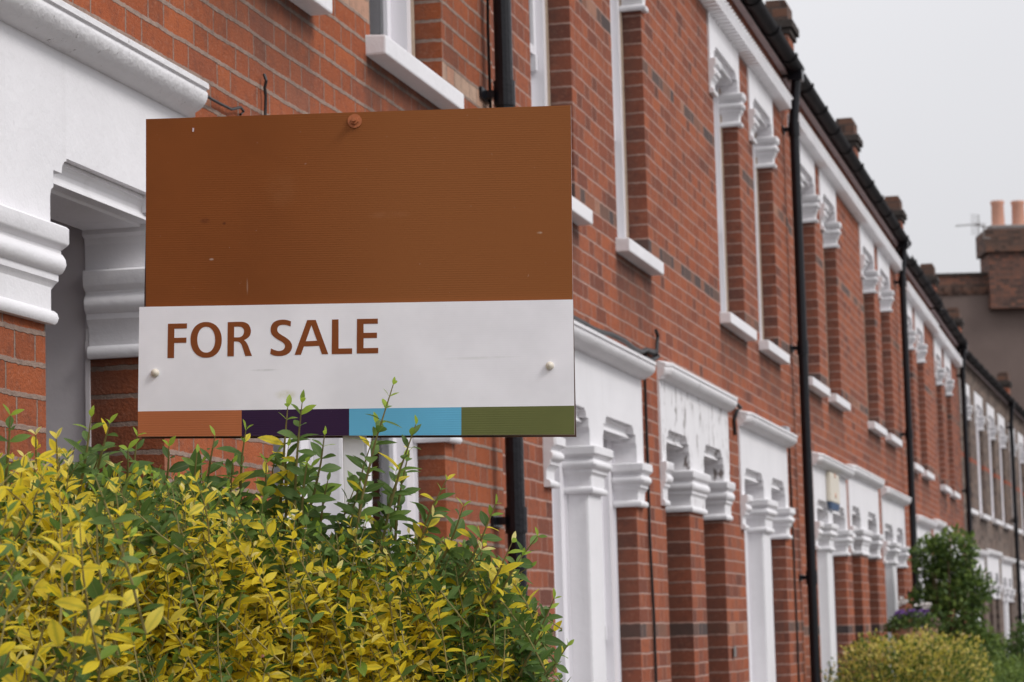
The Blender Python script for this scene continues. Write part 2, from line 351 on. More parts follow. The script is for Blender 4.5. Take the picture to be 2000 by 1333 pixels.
def house(spec):
    y0,y1,zo,side=spec['y0'],spec['y1'],spec.get('z',0.),spec['side']
    root=thing(spec.get('name','terraced_house'),spec['label'],'house',(0,y0,0),spec.get('group','houses of the terrace'))
    BR,BRR=spec['brick']; lod=spec.get('lod',0); white=spec.get('white',WHITE)
    up=spec['up']; gw=spec['gw']; do=spec['door']; li=spec['porch']  # door opening (a,b), porch lintel (a,b)
    st_y=[v for a,b in up for v in (a-.10,a-.03,b+.02,b+.09)]; ops=[(a,b,3.445,5.23,.11) for a,b in up]+[(gw[0],gw[1],.86,2.64,.11),(do[0],do[1],-.0,2.68,.2)]
    mb=MB(); wall_front(mb,y0,y1,-.3,5.70,ops,cuty=[v for v in st_y if y0<v<y1],cutz=[3.02,3.12,3.22,3.32,3.44])
    mb.face([(-7.5,y0,-.3),(0,y0,-.3),(0,y0,5.7),(-3.7,y0,8.6),(-7.5,y0,5.7)])
    mb.face([(0,y1,-.3),(-7.5,y1,-.3),(-7.5,y1,5.7),(-3.7,y1,8.6),(0,y1,5.7)])
    mb.face([(-7.5,y1,-.3),(-7.5,y0,-.3),(-7.5,y0,5.7),(-7.5,y1,5.7)])
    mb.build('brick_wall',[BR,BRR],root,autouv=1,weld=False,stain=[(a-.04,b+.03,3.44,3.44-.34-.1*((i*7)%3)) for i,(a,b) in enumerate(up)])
    # inner dark rooms behind the windows and the porch recess
    mb=MB(); mb.box(-3.,-.45,y0+.1,y1-.1,.2,2.95,0,''); mb.box(-3.,-.45,y0+.1,y1-.1,3.2,5.5,0,'')
    rm=MB()
    for a,b,c,d in [(a,b,3.44,5.24) for a,b in up]+[(gw[0],gw[1],.85,2.65)]:
        rm.box(-1.6,-.21,a-.02,b+.02,c,d,0,'+x')
    rm.build('room_interior',ROOM,root)
    # roof, eaves, gutter
    mb=MB()
    for (xa,za,xb,zb) in ((.10,5.765,-3.7,8.75),(-7.7,5.7,-3.7,8.75)):
        mb.face([(xa,y0,za),(xa,y1,za),(xb,y1,zb),(xb,y0,zb)]); mb.face([(xa,y1,za-.04),(xa,y0,za-.04),(xb,y0,zb-.04),(xb,y1,zb-.04)])
        mb.face([(xa,y0,za-.04),(xa,y1,za-.04),(xa,y1,za),(xa,y0,za)])
    mb.build('roof',SLATE,root)
    mb=MB(); mb.box(.0,.048,y0,y1,5.69,5.77,0,'-z'); mb.build('fascia',FASCIA,root)
    mb=MB(); mb.box(-.02,.046,y0,y1,5.678,5.689); mb.build('soffit',SOFFIT,root)
    mb=MB(); cxg,czg,rg=.112,5.712,.056
    lo=[]; n=10
    for yy in (y0,y1): lo.append([(cxg+rg*math.cos(math.pi+math.pi*k/n),yy,czg+rg*math.sin(math.pi+math.pi*k/n)) for k in range(n+1)])
    mb.ring(lo,False,0,True)
    lo=[[(cxg+(rg-.006)*math.cos(math.pi+math.pi*k/n),yy,czg+(rg-.006)*math.sin(math.pi+math.pi*k/n)) for k in range(n+1)] for yy in (y1,y0)]; mb.ring(lo,False,0,True)
    mb.face([(cxg+rg-.006,y0,czg),(cxg+rg,y0,czg),(cxg+rg,y1,czg),(cxg+rg-.006,y1,czg)]); 
    k=0; yy=y0+.45
    while yy<y1-.1:
        lo=[]
        for dy,dr in ((-.035,.004),(-.035,.011),(.035,.011),(.035,.004)): lo.append([(cxg+(rg+dr)*math.cos(math.pi*.96+math.pi*1.08*q/n),yy+dy,czg+(rg+dr)*math.sin(math.pi*.96+math.pi*1.08*q/n)) for q in range(n+1)])
        mb.ring(lo,False,0,False); mb.box(.049,.062,yy-.02,yy+.02,5.70,5.76); yy+=.93
    mb.build('gutter',GUTTER,root)
    # dentil band
    if spec.get('dentil',True):
        mb=MB(); ya=y0+ (.18 if side=='a' else 0); yb=y1-(.22 if side=='b' else 0)
        pr=[(0.,5.354),(.004,5.354),(.004,5.43),(.032,5.437),(.032,5.452),(0.,5.452)]
        mb.ring([[(x,ya,z) for x,z in pr],[(x,yb,z) for x,z in pr]],True,0,False,True,True)
        yy=ya+.02; st=.098
        while yy<yb-.06:
            mb.ring([[(.008,yy,5.350),(.092,yy+.010,5.358),(.092,yy+.062,5.358),(.008,yy+.062,5.350)],[(.008,yy,5.437),(.092,yy+.010,5.437),(.092,yy+.062,5.437),(.008,yy+.062,5.437)]],True,0,False,True,False); yy+=st
        mb.box(.0325,.092,ya,yb,5.4375,5.4425); yy=ya
        while yy<yb-.05:
            A=[(.0325,yy),(.100,yy+st*.5),(.0325,yy+st)]; mb.ring([[(x_,y_,z_) for x_,y_ in A] for z_ in (5.443,5.458)],True,0,False,True,True); yy+=st
        mb.build('dentil_cornice',white,root,weld=False)
    # upper windows
    for a,b in up:
        w=sash_window_group(root,'upper_window',a,b,3.45,5.225,spec.get('fr',.07),spec.get('wx',-.112))
        s=sill(w,a-.055,b+.045,3.512)
        L=(a-.15,b+.07)
        ln=lintel(root,'window_lintel',white,L[0],L[1],5.352,4.86,[(a+.004,b-.004)],5.185,-.125)
        for (p,q,s0,s1) in ((L[0],a+.004,0.,1.),(b-.004,L[1],1.,0.)):
            mb=MB(); wrap(mb,CAPP,p,q,.008,-.11,4.845,.80,True,True,.9,sl=s0,sr=s1); mb.build('capital',white,ln)
    # ground window with white mullion column
    ga,gb=gw; c0,c1=spec['col']
    w=thing_child('ground_window',root)
    sash_window(w,ga,c0,.87,2.635,fr=.10); sash_window(w,c1,gb,.87,2.635,fr=.12)
    s=sill(w,ga-.06,gb+.06,.862)
    L=spec['gl']
    ln=lintel(root,'window_lintel',white,L[0],L[1],2.885,2.225,[(ga+.004,c0-.004),(c1+.004,gb-.004)],2.605,-.125)
    mb=MB(); wrap(mb,CORP,L[0],L[1],.012,-.03,2.855,.82,ch=.035,sl=0.,sr=0.); mb.build('cornice',WHITE_ROUGH,ln)
    for (p,q,s0,s1) in ((L[0],ga+.004,0.,1.),(gb-.004,L[1],1.,0.)):
        mb=MB(); wrap(mb,CAPP,p,q,.006,-.11,2.210,.80,sl=s0,sr=s1); mb.build('capital',white,ln)
    mb=MB(); mb.box(-.118,-.003,c0,c1,.868,2.42); col=mb.build('mullion_column',white,root,.014)
    mb=MB(); wrap(mb,CAPP,c0-.002,c1+.002,.0,-.115,2.225,.80); mb.build('capital',white,col)
    mb=MB(); mb.box(-.11,.014,c0-.016,c1+.016,.868,1.02); mb.build('base',white,col,.008)
    # porch
    a,b=do; L=li; zc=spec.get('zc',2.255)
    ln=lintel(root,'porch_lintel',spec.get('pwhite',white),L[0],L[1],2.935,zc+.01,[(a+.004,b-.004)],2.655,-.21,.013)
    mb=MB(); wrap(mb,CORP,L[0],L[1],.013,-.03,2.905,.82,side=='a',side=='b',.82,ch=.035,sl=0.,sr=0.); mb.build('cornice',WHITE_ROUGH,ln)
    if side=='a': legs=((L[0],a+.004,True,True),(b-.004,L[1],True,False))
    else: legs=((L[0],a+.004,False,True),(b-.004,L[1],True,True))
    for p,q,lf,rt in legs:
        mb=MB(); wrap(mb,CAPP,p,q,.004,-.2,zc-.01,.85,lf,rt,.82,sl=0. if p==L[0] else 1.,sr=0. if q==L[1] else 1.); mb.build('capital',white,ln)
    mb=MB(); xd=-1.05
    mb.face([(-.2,b+.006,0),(xd,b+.006,0),(xd,b+.006,2.74),(-.2,b+.006,2.74)]); mb.face([(xd,a-.006,0),(-.2,a-.006,0),(-.2,a-.006,2.74),(xd,a-.006,2.74)])
    mb.face([(-.2,a-.006,2.74),(-.2,b+.006,2.74),(xd,b+.006,2.74),(xd,a-.006,2.74)]); mb.face([(-.2,a-.006,.02),(xd,a-.006,.02),(xd,b+.006,.02),(-.2,b+.006,.02)])
    mb.face([(xd,a-.006,0),(xd,a-.006,2.74),(xd,b+.006,2.74),(xd,b+.006,0)])
    mb.box(-.212,-.2,b-.006,b+.005,0,2.3)
    mb.build('porch_recess',PLASTER,root,weld=False)
    dm=DOORS[spec['dc']]; mb=MB(); mb.box(xd+.012,xd+.05,a+.04,b-.04,.03,2.05)
    ym=(a+b)/2
    for (p,q,c,d) in ((a+.12,ym-.04,.15,.85),(ym+.04,b-.12,.15,.85),(a+.12,ym-.04,.95,1.2),(ym+.04,b-.12,.95,1.2)): mb.box(xd+.05,xd+.064,p,q,c,d)
    dr=mb.build('door',dm,root,.004)
    mb=MB(); mb.box(xd+.05,xd+.055,a+.13,b-.13,1.35,1.92); mb.build('glass',GLASS,dr)
    mb=MB(); mb.tube([(xd+.05,b-.1,1.05),(xd+.09,b-.1,1.05)],[.012,.022],10); mb.build('handle',BRASS,dr)
    # party wall kneeler and parapet at the far boundary
    if spec.get('kneeler',True):
        yk=y1; mb=MB(); mb.box(-.22,.075,yk-.165,yk+.165,5.775,6.02,0)
        mb.face([(-.22,yk-.165,6.0),(-.22,yk+.165,6.0),(-3.7,yk+.165,8.95),(-3.7,yk-.165,8.95)]); 
        for sg in (-1,1):
            q=[(-.22,yk+sg*.165,5.7),(-.22,yk+sg*.165,6.0),(-3.7,yk+sg*.165,8.95),(-3.7,yk+sg*.165,8.5)]; mb.face(q if sg>0 else q[::-1])
        pk=mb.build('party_parapet',[B_RED],root,autouv=1,weld=False)
        mb=MB(); mb.box(-.30,.115,yk-.20,yk+.20,5.99,6.05); mb.box(-.27,.095,yk-.18,yk+.18,5.945,5.99); 
        A=[(-.16,6.00),(-.16,6.13),(-.26,6.20),(-3.7,9.14),(-3.7,8.9)]; mb.ring([[(x,yk-.19,z) for x,z in A],[(x,yk+.19,z) for x,z in A]],True,0,False,True,True)
        mb.build('coping',STONE,pk,.006)
        mb=MB(); mb.box(-.12,.072,yk-.15,yk+.15,6.052,6.185); mb.box(-.09,.055,yk-.13,yk+.13,6.185,6.215); mb.build('cap_block',[B_DARK],pk,autouv=1,weld=False)
    # chimney stack on the ridge
    mb=MB(); yc=(y1 if side=='a' else y0); 
    if spec.get('chimney') :
        mb.box(-4.3,-3.2,yc-.35,yc+.35,7.9,9.6); ch=mb.build('chimney',[B_DARKR],root,autouv=1,weld=False)
        mb=MB(); mb.box(-4.36,-3.14,yc-.41,yc+.41,9.6,9.72); mb.build('cap',STONE,ch,.01)
        for q in (-4.05,-3.75,-3.45):
            mb=MB(); mb.tube([(q,yc,9.7),(q,yc,9.75),(q,yc,10.05),(q,yc,10.08)],[.13,.11,.10,.12],12); mb.build('chimney_pot',TERRA,ch)
    # downpipe
    if 'pipe' in spec:
        yp=spec['pipe']; mb=MB(); xp=.085
        mb.tube([(.112,yp+.0,5.68),(.112,yp,5.60),(.108,yp,5.56),(.09,yp-.0,5.36),(xp,yp,5.31),(xp,yp,0.)],.036,14)
        for zz in (5.24,3.62,1.95,.6):
            mb.tube([(xp,yp,zz-.05),(xp,yp,zz+.05)],.043,14); mb.box(.0,xp,yp-.02,yp+.02,zz-.015,zz+.015); mb.box(.0,.012,yp-.075,yp+.075,zz-.022,zz+.022)
        mb.box(.055,.165,yp-.055,yp+.055,5.60,5.68)
        p=mb.build('downpipe',BLACKP,root,weld=False)
    if spec.get('rot'):
        ang,py=spec['rot']; 
        Mx=Matrix.Translation((0,py,0))@Matrix.Rotation(ang,4,'Z')@Matrix.Translation((0,-py,0))
        root.location=Mx@Vector((0,y0,0)); root.rotation_euler=(0,0,ang)
    root.location.z+=zo
    return root
def thing_child(name,root):
    o=bpy.data.objects.new(name,None); COL.objects.link(o); o.parent=root; o['o']=tuple(root.get('o',(0,0,0))); return o
def sash_window_group(root,name,a,b,z0,z1,fr,x):
    w=thing_child(name,root); sash_window(w,a,b,z0,z1,fr=fr,x=x); return w

H=[
 dict(y0=.80,y1=5.49,side='a',z=.085,zc=2.262,brick=(B_ORANGE,B_ORANGE_R),up=[(1.5,2.46),(3.2,4.16)],gw=(1.7,3.7),col=(2.55,2.85),gl=(1.56,3.84),door=(4.50,5.255),porch=(4.36,5.49),dc=0,end0=True,chimney=True,
      label='orange brick house at the near end, mostly cut off by the left edge'),
 dict(y0=5.49,y1=10.26,side='b',z=.085,brick=(B_ORANGE,B_ORANGE_R),up=[(6.83,7.80),(8.50,9.46)],gw=(7.39,9.36),col=(8.10,8.43),gl=(7.24,9.50),door=(5.735,6.50),porch=(5.49,6.68),dc=1,pipe=10.10,zc=2.262,
      label='orange brick house with pale mortar behind the for sale board'),
 dict(y0=10.26,y1=14.93,side='a',brick=(B_RED,B_RED_R),up=[(10.97,11.83),(12.83,13.69)],gw=(11.15,13.10),col=(11.94,12.24),gl=(11.0,13.28),door=(13.94,14.70),porch=(13.81,14.93),dc=2,chimney=True,pwhite=WHITE_WORN,white=WHITE,
      label='red brick house just right of the board, between its downpipe and the paired brick porch'),
 dict(y0=14.93,y1=19.61,side='b',brick=(B_RED,B_RED_R),up=[(16.13,17.15),(17.83,18.80)],gw=(16.78,18.76),col=(17.68,18.02),gl=(16.65,18.93),door=(15.18,15.94),porch=(14.93,16.17),dc=3,pipe=19.50,pwhite=WHITE_WORN,
      label='red brick house ending at the tall black downpipe in the middle of the terrace'),
 dict(y0=19.61,y1=24.28,side='a',z=-.035,brick=(B_RED,B_RED_R),up=[(20.26,21.30),(21.86,22.82)],gw=(20.60,22.60),col=(21.36,21.67),gl=(20.45,22.78),door=(23.13,23.86),porch=(22.98,24.28),dc=0,chimney=True,
      label='red brick house with the cream alarm box, beyond the middle downpipe'),
 dict(y0=24.28,y1=28.96,side='b',z=-.035,brick=(B_RED,B_RED_R),up=[(25.05,26.15),(26.75,27.80)],gw=(26.1,28.2),col=(27.02,27.40),gl=(25.95,28.4),door=(24.5,25.33),porch=(24.28,25.6),dc=2,pipe=28.55,
      label='red brick house beside the dark shrub, before the third downpipe'),
 dict(y0=28.96,y1=33.63,side='a',z=-.17,brick=(B_RED,B_RED_R),up=[(29.5,30.5),(31.1,32.1)],gw=(29.8,31.8),col=(30.55,30.9),gl=(29.65,31.95),door=(32.6,33.38),porch=(32.45,33.63),dc=1,chimney=True,
      label='red brick house above the dark shrub with two narrow windows'),
 dict(y0=33.63,y1=38.3,side='b',z=-.20,brick=(B_RED2,B_RED_R),up=[(34.0,34.95),(35.7,36.65)],gw=(35.5,37.5),col=(36.3,36.6),gl=(35.35,37.65),door=(33.88,34.66),porch=(33.63,34.9),dc=3,pipe=38.1,
      label='brownish red brick house, last before the grey brick houses'),
]
GR=(math.radians(-1.35),38.3)
for k in range(3):
    a=38.3+4.675*k*1.0; sd='ab'[k%2]
    d=dict(y0=a,y1=a+4.675,side=sd,z=-.30,brick=(B_STOCK,B_STOCK),rot=GR,dentil=False,dc=k,fr=.085,wx=-.07,chimney=(sd=='a'),kneeler=(k==1))
    if sd=='a': d.update(up=[(a+.45,a+1.65),(a+2.75,a+3.95)],gw=(a+.9,a+2.9),col=(a+1.75,a+2.05),gl=(a+.75,a+3.05),door=(a+3.67,a+4.43),porch=(a+3.55,a+4.675))
    else: d.update(up=[(a+.40,a+1.60),(a+2.65,a+3.85)],gw=(a+1.9,a+3.9),col=(a+2.75,a+3.05),gl=(a+1.75,a+4.05),door=(a+.25,a+1.0),porch=(a,a+1.2),pipe=a+4.5)
    d['label']=['grey brick house joining the end of the red terrace','grey brick house with blue sign, in front of the gabled building','grey brick house cut off by the right edge of the photo'][k]
    d['name']='grey_brick_house'; d['group']='grey brick houses'
    if k==1: d['label']='second grey brick house, ending at the far right downpipe'
    H.append(d)
for h in H: house(h)

# ------------------------------------------------------------------ small things on the facades
def cable(pts,r,label,sag=0):
    mb=MB(); mb.tube(pts,r,6); o=mb.build('cable',CABLE,None); return tag(o,label,'cable',None)
def fx(px,py,x=.012): return on_x(px,py,x)
cable([fx(392,178,.03),fx(410,192,.02),fx(430,203,.014),fx(452,214,.014),fx(470,210,.016),fx(476,218,.012),fx(470,224,.012)],.0042,'short black cable drooping from the end of the big white cornice')
cable([fx(516,146,.012),fx(520,158,.02),fx(517,172,.014),fx(519,188,.014),fx(518,230,.014),fx(519,300,.014)],.005,'short upright black cable stub above the board on orange brick')
cable([fx(952,-40,.02),fx(953,60,.018),fx(956,150,.02),fx(958,215,.018),fx(960,400,.018)],.007,'thin black cable running down beside the first downpipe')
cable([fx(1085,604,.05),fx(1128,626,.055),fx(1140,632,.05),fx(1152,640,.06),fx(1165,646,.05),fx(1178,650,.06),fx(1192,653,.05),fx(1205,659,.06),fx(1222,668,.05),fx(1236,680,.05),fx(1252,688,.04),fx(1262,684,.03),fx(1276,690,.03),fx(1285,697,.03),fx(1270,705,.03),fx(1258,697,.03),fx(1262,684,.02),fx(1280,688,.02)],.013,'untidy black cable lying along the first small white cornice')
cable([fx(1281,646,.02),fx(1285,656,.02),fx(1283,672,.02),fx(1282,700,.03)],.010,'black cable stub rising from the knot between two white lintels')
cable([fx(1258,690,.02),fx(1260,760,.012),fx(1265,900,.012),fx(1269,1050,.012),fx(1277,1200,.012),fx(1284,1400,.012)],.008,'long thin black cable running down the brick pier right of the board')
cable([fx(1424,778,.03),fx(1436,786,.03),fx(1447,797,.03),fx(1440,802,.03),fx(1434,820,.012),fx(1436,850,.012)],.012,'black cable hanging between the second and third white lintels')
cable([fx(1541,868,.02),fx(1545,960,.012),fx(1551,1100,.012),fx(1558,1260,.012),fx(1563,1400,.012)],.008,'thin black cable running down just left of the middle downpipe')
def boxthing(name,px0,py0,px1,py1,x,label,cat,mat,dep=.06):
    a=fx(px0,py0,x); b=fx(px1,py1,x); mb=MB(); mb.box(.012,x,a[1],b[1],b[2],a[2]); o=mb.build(name,mat,None,.006); return tag(o,label,cat)
boxthing('junction_box',1537,832,1544,852,.06,'small grey junction box on the brick at the end of the third cornice','box',GREYB)
boxthing('doorbell',1434,1262,1439,1284,.016,'small doorbell plate on the brick right of the paired porch','doorbell',[LEAD])
# alarm box
r=thing('alarm_box','cream alarm box with blue base on the white lintel','alarm box',(0,0,0))
a=fx(1621,914,.05); b=fx(1641,986,.05); mb=MB(); mb.box(.014,.05,a[1],b[1],b[2]+.0,a[2]-.03); mb.build('case',PLASTICW,r,.01)
mb=MB(); y0_,y1_=a[1],b[1]; mb.ring([[(.014,y0_,b[2]-.003),(.05,y0_,b[2]-.003),(.05,y1_,b[2]-.003),(.014,y1_,b[2]-.003)],[(.014,y0_+.08,b[2]-.055),(.04,y0_+.08,b[2]-.055),(.04,y1_-.05,b[2]-.055),(.014,y1_-.05,b[2]-.055)]],True,0,False,True,True); mb.build('base',BLUE,r,.004)
for fz in (.22,.82):
    mb=MB(); zz=b[2]+(a[2]-b[2])*fz; yy=(y0_+y1_)/2; mb.tube([(.05,yy,zz),(.055,yy,zz)],.022,10); mb.build('screw',TERRA,r)

# ------------------------------------------------------------------ FOR SALE board
O=np.array([1.01905981,4.83445638,2.5934902]); U=np.array([.9868,.1576,-.0192]); U/=np.linalg.norm(U); V=np.array([.0176,.012,.9998]); V-=U*V.dot(U); V/=np.linalg.norm(V); NRM=np.cross(U,V)
def sp(px,py,off=0.):        # photo pixel on the board's plane, off metres proud of it
    return on_plane(px,py,O+NRM*off,NRM)
def corr(name,col,rough=.38,amp=.0006,sheen=None,pitch=.0043,lines=.10,spots=()):
    t=NT(name); p=t.pos(); s_=t.n('ShaderNodeSeparateXYZ'); t.l(p,s_.inputs[0]); z=t.math('ADD',s_.outputs[2],t.math('MULTIPLY',s_.outputs[0],.02))
    w=t.math('SINE',t.math('MULTIPLY',z,2*math.pi/pitch)); 
    mask=t.smooth(t.noise(p,4.5,2),.35,.6,.25,1.)
    c=t.mix(t.smooth(t.noise(p,5,4),.3,.7),tuple(x*.94 for x in col),tuple(min(1,x*1.06) for x in col))
    if sheen: c=t.mix(t.smooth(s_.outputs[0],.78,1.18,0.,1.),c,t.mix(t.noise(p,9,3),sheen,tuple(x*.95 for x in sheen)))  # right side lightened: a subtle reflection painted into the board colour
    c=t.mix(t.math('MULTIPLY',t.smooth(t.noise(p,130,3),.735,.76),.3),c,(.5,.42,.38))
    c=t.mix(t.smooth(t.noise(p,3.,5,.7),.58,.8,0.,.25),c,tuple(x*.75 for x in col))
    c=t.mix(t.math('MULTIPLY',t.math('MULTIPLY',t.math('ADD',t.math('MULTIPLY',w,.5),.5),mask),lines),c,tuple(min(1,x*1.5+.02) for x in col))
    for px,py,ru,rv,sc_,am in spots:
        q=sp(px,py); d=t.n('ShaderNodeVectorMath',operation='SUBTRACT'); t.l(p,d.inputs[0]); d.inputs[1].default_value=tuple(q)
        m_=t.n('ShaderNodeVectorMath',operation='MULTIPLY'); t.l(d.outputs[0],m_.inputs[0]); m_.inputs[1].default_value=(1/ru,1/ru,1/rv); ln=t.n('ShaderNodeVectorMath',operation='LENGTH'); t.l(m_.outputs[0],ln.inputs[0])
        c=t.mix(t.math('MULTIPLY',t.smooth(ln.outputs['Value'],.2,1.,am,0.),t.smooth(t.noise(p,60,4),.3,.6,.3,1.)),c,sc_)
    return t.done(t.bsdf(c,rough,t.bump(t.math('MULTIPLY',w,mask),amp,.5),.18).outputs[0])
BROWN=corr('brown_board',(.198,.056,.010),.6,amp=.00012,sheen=(.255,.086,.022),lines=.05,spots=((400,432,.012,.008,(.09,.02,.005),.8),(438,437,.005,.004,(.08,.02,.005),.8),(413,507,.006,.003,(.5,.4,.34),.6),(1054,455,.007,.003,(.5,.36,.26),.8),(483,560,.002,.02,(.4,.28,.2),.5),(760,420,.05,.010,(.30,.12,.05),.4),(550,370,.04,.05,(.24,.09,.03),.35))); BWHITE=corr('white_board',(.83,.815,.845),.5,.00004,lines=.025,spots=((560,772,.028,.012,(.50,.47,.22),.6),(517,724,.032,.003,(.38,.38,.36),.5),(356,775,.006,.003,(.2,.18,.16),.7),(940,700,.09,.004,(.62,.62,.60),.4)))
S_OR=corr('strip_orange',(.43,.135,.050),amp=.00012,lines=.03); S_PU=corr('strip_purple',(.030,.009,.040),amp=.00012,lines=.03); S_BL=corr('strip_blue',(.125,.42,.62),amp=.00012,lines=.03); S_GR=corr('strip_olive',(.125,.135,.042),amp=.00012,lines=.03); LETT=corr('lettering_brown',(.22,.060,.014),.5,.0001,lines=.03)
EDGE=plain('board_edge',(.62,.50,.52),.5,.3,.1); BACKB=plain('board_back_dark',(.10,.055,.04),.6,.3,.2); WOOD=plain('white_painted_post',(.78,.765,.785),.55,.3,.04,5,.0006,60)
sign=thing('for_sale_board','brown and white FOR SALE board on a white wooden post above the hedge','sign',(float(sp(693,860)[0]),float(sp(693,860)[1]),0.))
def slab(name,quad,off0,off1,mats,parent,bevel=0.):
    f=[sp(*q,off1) for q in quad]; d=NRM*(off1-off0); bk=[p-d for p in f]; mb=MB()
    mb.face(f,None,0)
    n=len(f)
    for i in range(n): mb.face([f[(i+1)%n],f[i],bk[i],bk[(i+1)%n]],None,1 if isinstance(mats,list) else 0)
    mb.face(bk[::-1],None,1 if isinstance(mats,list) else 0)
    return mb.build(name,mats,parent,bevel,weld=True)
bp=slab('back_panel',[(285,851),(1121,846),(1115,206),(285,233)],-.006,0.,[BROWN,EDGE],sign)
wp=slab('front_panel',[(269.5,804),(1121.5,792.8),(1119,585.5),(272,600)],.001,.007,[BWHITE,EDGE],sign)
xs=[269.5,472,682,901,1122]; 
for i,m in enumerate((S_OR,S_PU,S_BL,S_GR)):
    a,b=xs[i],xs[i+1]; yt=lambda x:804-(x-269.5)*11.2/852; yb=lambda x:853-(x-269.5)*3.8/852
    slab('colour_strip',[(a,yb(a)),(b,yb(b)),(b,yt(b)),(a,yt(a))],.001,.007,[m,EDGE],wp)
slab('rear_panel',[(276,857),(1125.5,853.5),(1111,216),(289,244)],-.060,-.054,[BACKB,BACKB],sign)
# lettering, traced as outlines on the board plane
def cat(pts,seg=8):
    n=len(pts); out=[]
    for i in range(n):
        p0,p1,p2,p3=[np.array(pts[(i+k)%n],float) for k in (-1,0,1,2)]
        for s in range(seg):
            t=s/seg; out.append(tuple(.5*((2*p1)+(-p0+p2)*t+(2*p0-5*p1+4*p2-p3)*t*t+(-p0+3*p1-3*p2+p3)*t**3)))
    return out
def catopen(pts,seg=8):
    out=[]; P=[np.array(p,float) for p in pts]; P=[2*P[0]-P[1]]+P+[2*P[-1]-P[-2]]
    for i in range(1,len(P)-2):
        for s in range(seg):
            t=s/seg; p0,p1,p2,p3=P[i-1],P[i],P[i+1],P[i+2]
            out.append(tuple(.5*((2*p1)+(-p0+p2)*t+(2*p0-5*p1+4*p2-p3)*t*t+(-p0+3*p1-3*p2+p3)*t**3)))
    out.append(tuple(P[-2])); return out
def ell(cx,cy,rx,ry,n=56,e=2.15): return [(cx+rx*math.copysign(abs(math.cos(a))**(2/e),math.cos(a)),cy+ry*math.copysign(abs(math.sin(a))**(2/e),math.sin(a))) for a in [2*math.pi*k/n for k in range(n)]]
LET={'F':[[(262,280),(405,277),(404.5,315),(310,317),(309.5,386),(401,384),(400,422),(309,424),(307.5,537),(258,538)]],
 'O':[ell(548.5,401,117.5,134.5),ell(549,399.5,67,97)],
 'R':[[(711,268)]+catopen([(780,265),(830,267),(866,285),(884,325),(880,362),(862,385),(833,403)])+catopen([(848,415),(862,440),(876,478),(893,521)])+[(843,522)]+catopen([(826,470),(814,437),(800,420),(784,414),(758,413)])+[(757,524),(708,525)],
      [(759,303)]+catopen([(785,301),(812,304),(829,318),(833,342),(824,366),(804,380),(782,382)])+[(758.5,382)]],
 'S':[[(1186,262),(1183,300)]+catopen([(1150,289),(1118,288),(1094,297),(1083,318),(1088,342),(1112,362),(1150,385),(1180,412),(1194,446),(1187,478),(1165,504),(1125,520),(1080,522),(1048,515),(1030,505)])+[(1036,465)]+catopen([(1058,476),(1090,484),(1120,479),(1138,462),(1140,441),(1124,420),(1090,400),(1055,375),(1035,343),(1036,302),(1055,270),(1090,253),(1130,249),(1160,253),(1186,262)])[:-1]],
 'A':[[(1308,252),(1372,251),(1466,508),(1418,509),(1397,446),(1283,450),(1260,513),(1213,514)],[(1339.5,291),(1382,407),(1297,411)]],
 'L':[[(1494,248),(1543,247),(1543.5,466),(1645,464.5),(1645,506),(1492,508)]],
 'E':[[(1682,244),(1838,241.5),(1838.5,279),(1731,281),(1731,348.5),(1832,346.5),(1832,386),(1731,388),(1731,463),(1841,461),(1841,501),(1680,503.5)]]}
Fm=Matrix([[U[0],V[0],NRM[0],0],[U[1],V[1],NRM[1],0],[U[2],V[2],NRM[2],0],[0,0,0,1]]); o_=O+NRM*.0073-np.array(sign['o'])
for word in ('FOR','SALE'):
    cu=bpy.data.curves.new('lettering','CURVE'); cu.dimensions='2D'; cu.fill_mode='FRONT'; cu.extrude=.0002
    for ch in word:      # the curve lives in board coordinates (u,v)
        for lp in LET[ch]:
            sl=cu.splines.new('POLY'); sl.points.add(len(lp)-1); sl.use_cyclic_u=True
            for k,(x,y) in enumerate(lp):
                p=sp(260+x/3.846,560+y/3.846,.0073)-O; sl.points[k].co=(float(p.dot(U)),float(p.dot(V)),0,1)
    tmp=bpy.data.objects.new('tmp',cu); COL.objects.link(tmp); dg=bpy.context.evaluated_depsgraph_get(); me=bpy.data.meshes.new_from_object(tmp.evaluated_get(dg)); bpy.data.objects.remove(tmp)
    me.transform(Matrix.Translation(Vector(o_))@Fm); me.materials.clear(); me.materials.append(LETT); me.name='lettering'
    lo_=bpy.data.objects.new('lettering',me); COL.objects.link(lo_); lo_.parent=wp
def bolt(px,py,off,r,mat,dome,lab):
    c=sp(px,py,off); mb=MB(); n3=NRM
    if dome: mb.tube([c,c+n3*.003,c+n3*.006,c+n3*.0085,c+n3*.0095],[r,r,r*.85,r*.5,r*.12],16)
    else:
        mb.tube([c,c+n3*.0025],[r,r],20); mb.tube([c+n3*.0025,c+n3*.009],[r*.55]*2,6); mb.tube([c+n3*.009,c+n3*.018],[r*.28]*2,10)
    o=mb.build('bolt',mat,bp if not dome else wp); o['label']=lab
bolt(693,237,0.,.0135,plain('rusty_orange_bolt',(.40,.13,.05),.6,.3,.4,200),False,'rusty orange bolt with washer and nut')
bolt(303,729,.007,.0078,PLASTICW,True,'white domed bolt cap'); bolt(1074,715,.007,.0078,PLASTICW,True,'white domed bolt cap')
slab('nail_hole',[(375.5,257.5),(378.5,257.5),(379,250.5),(376,250)],0.,.0008,EDGE,bp)
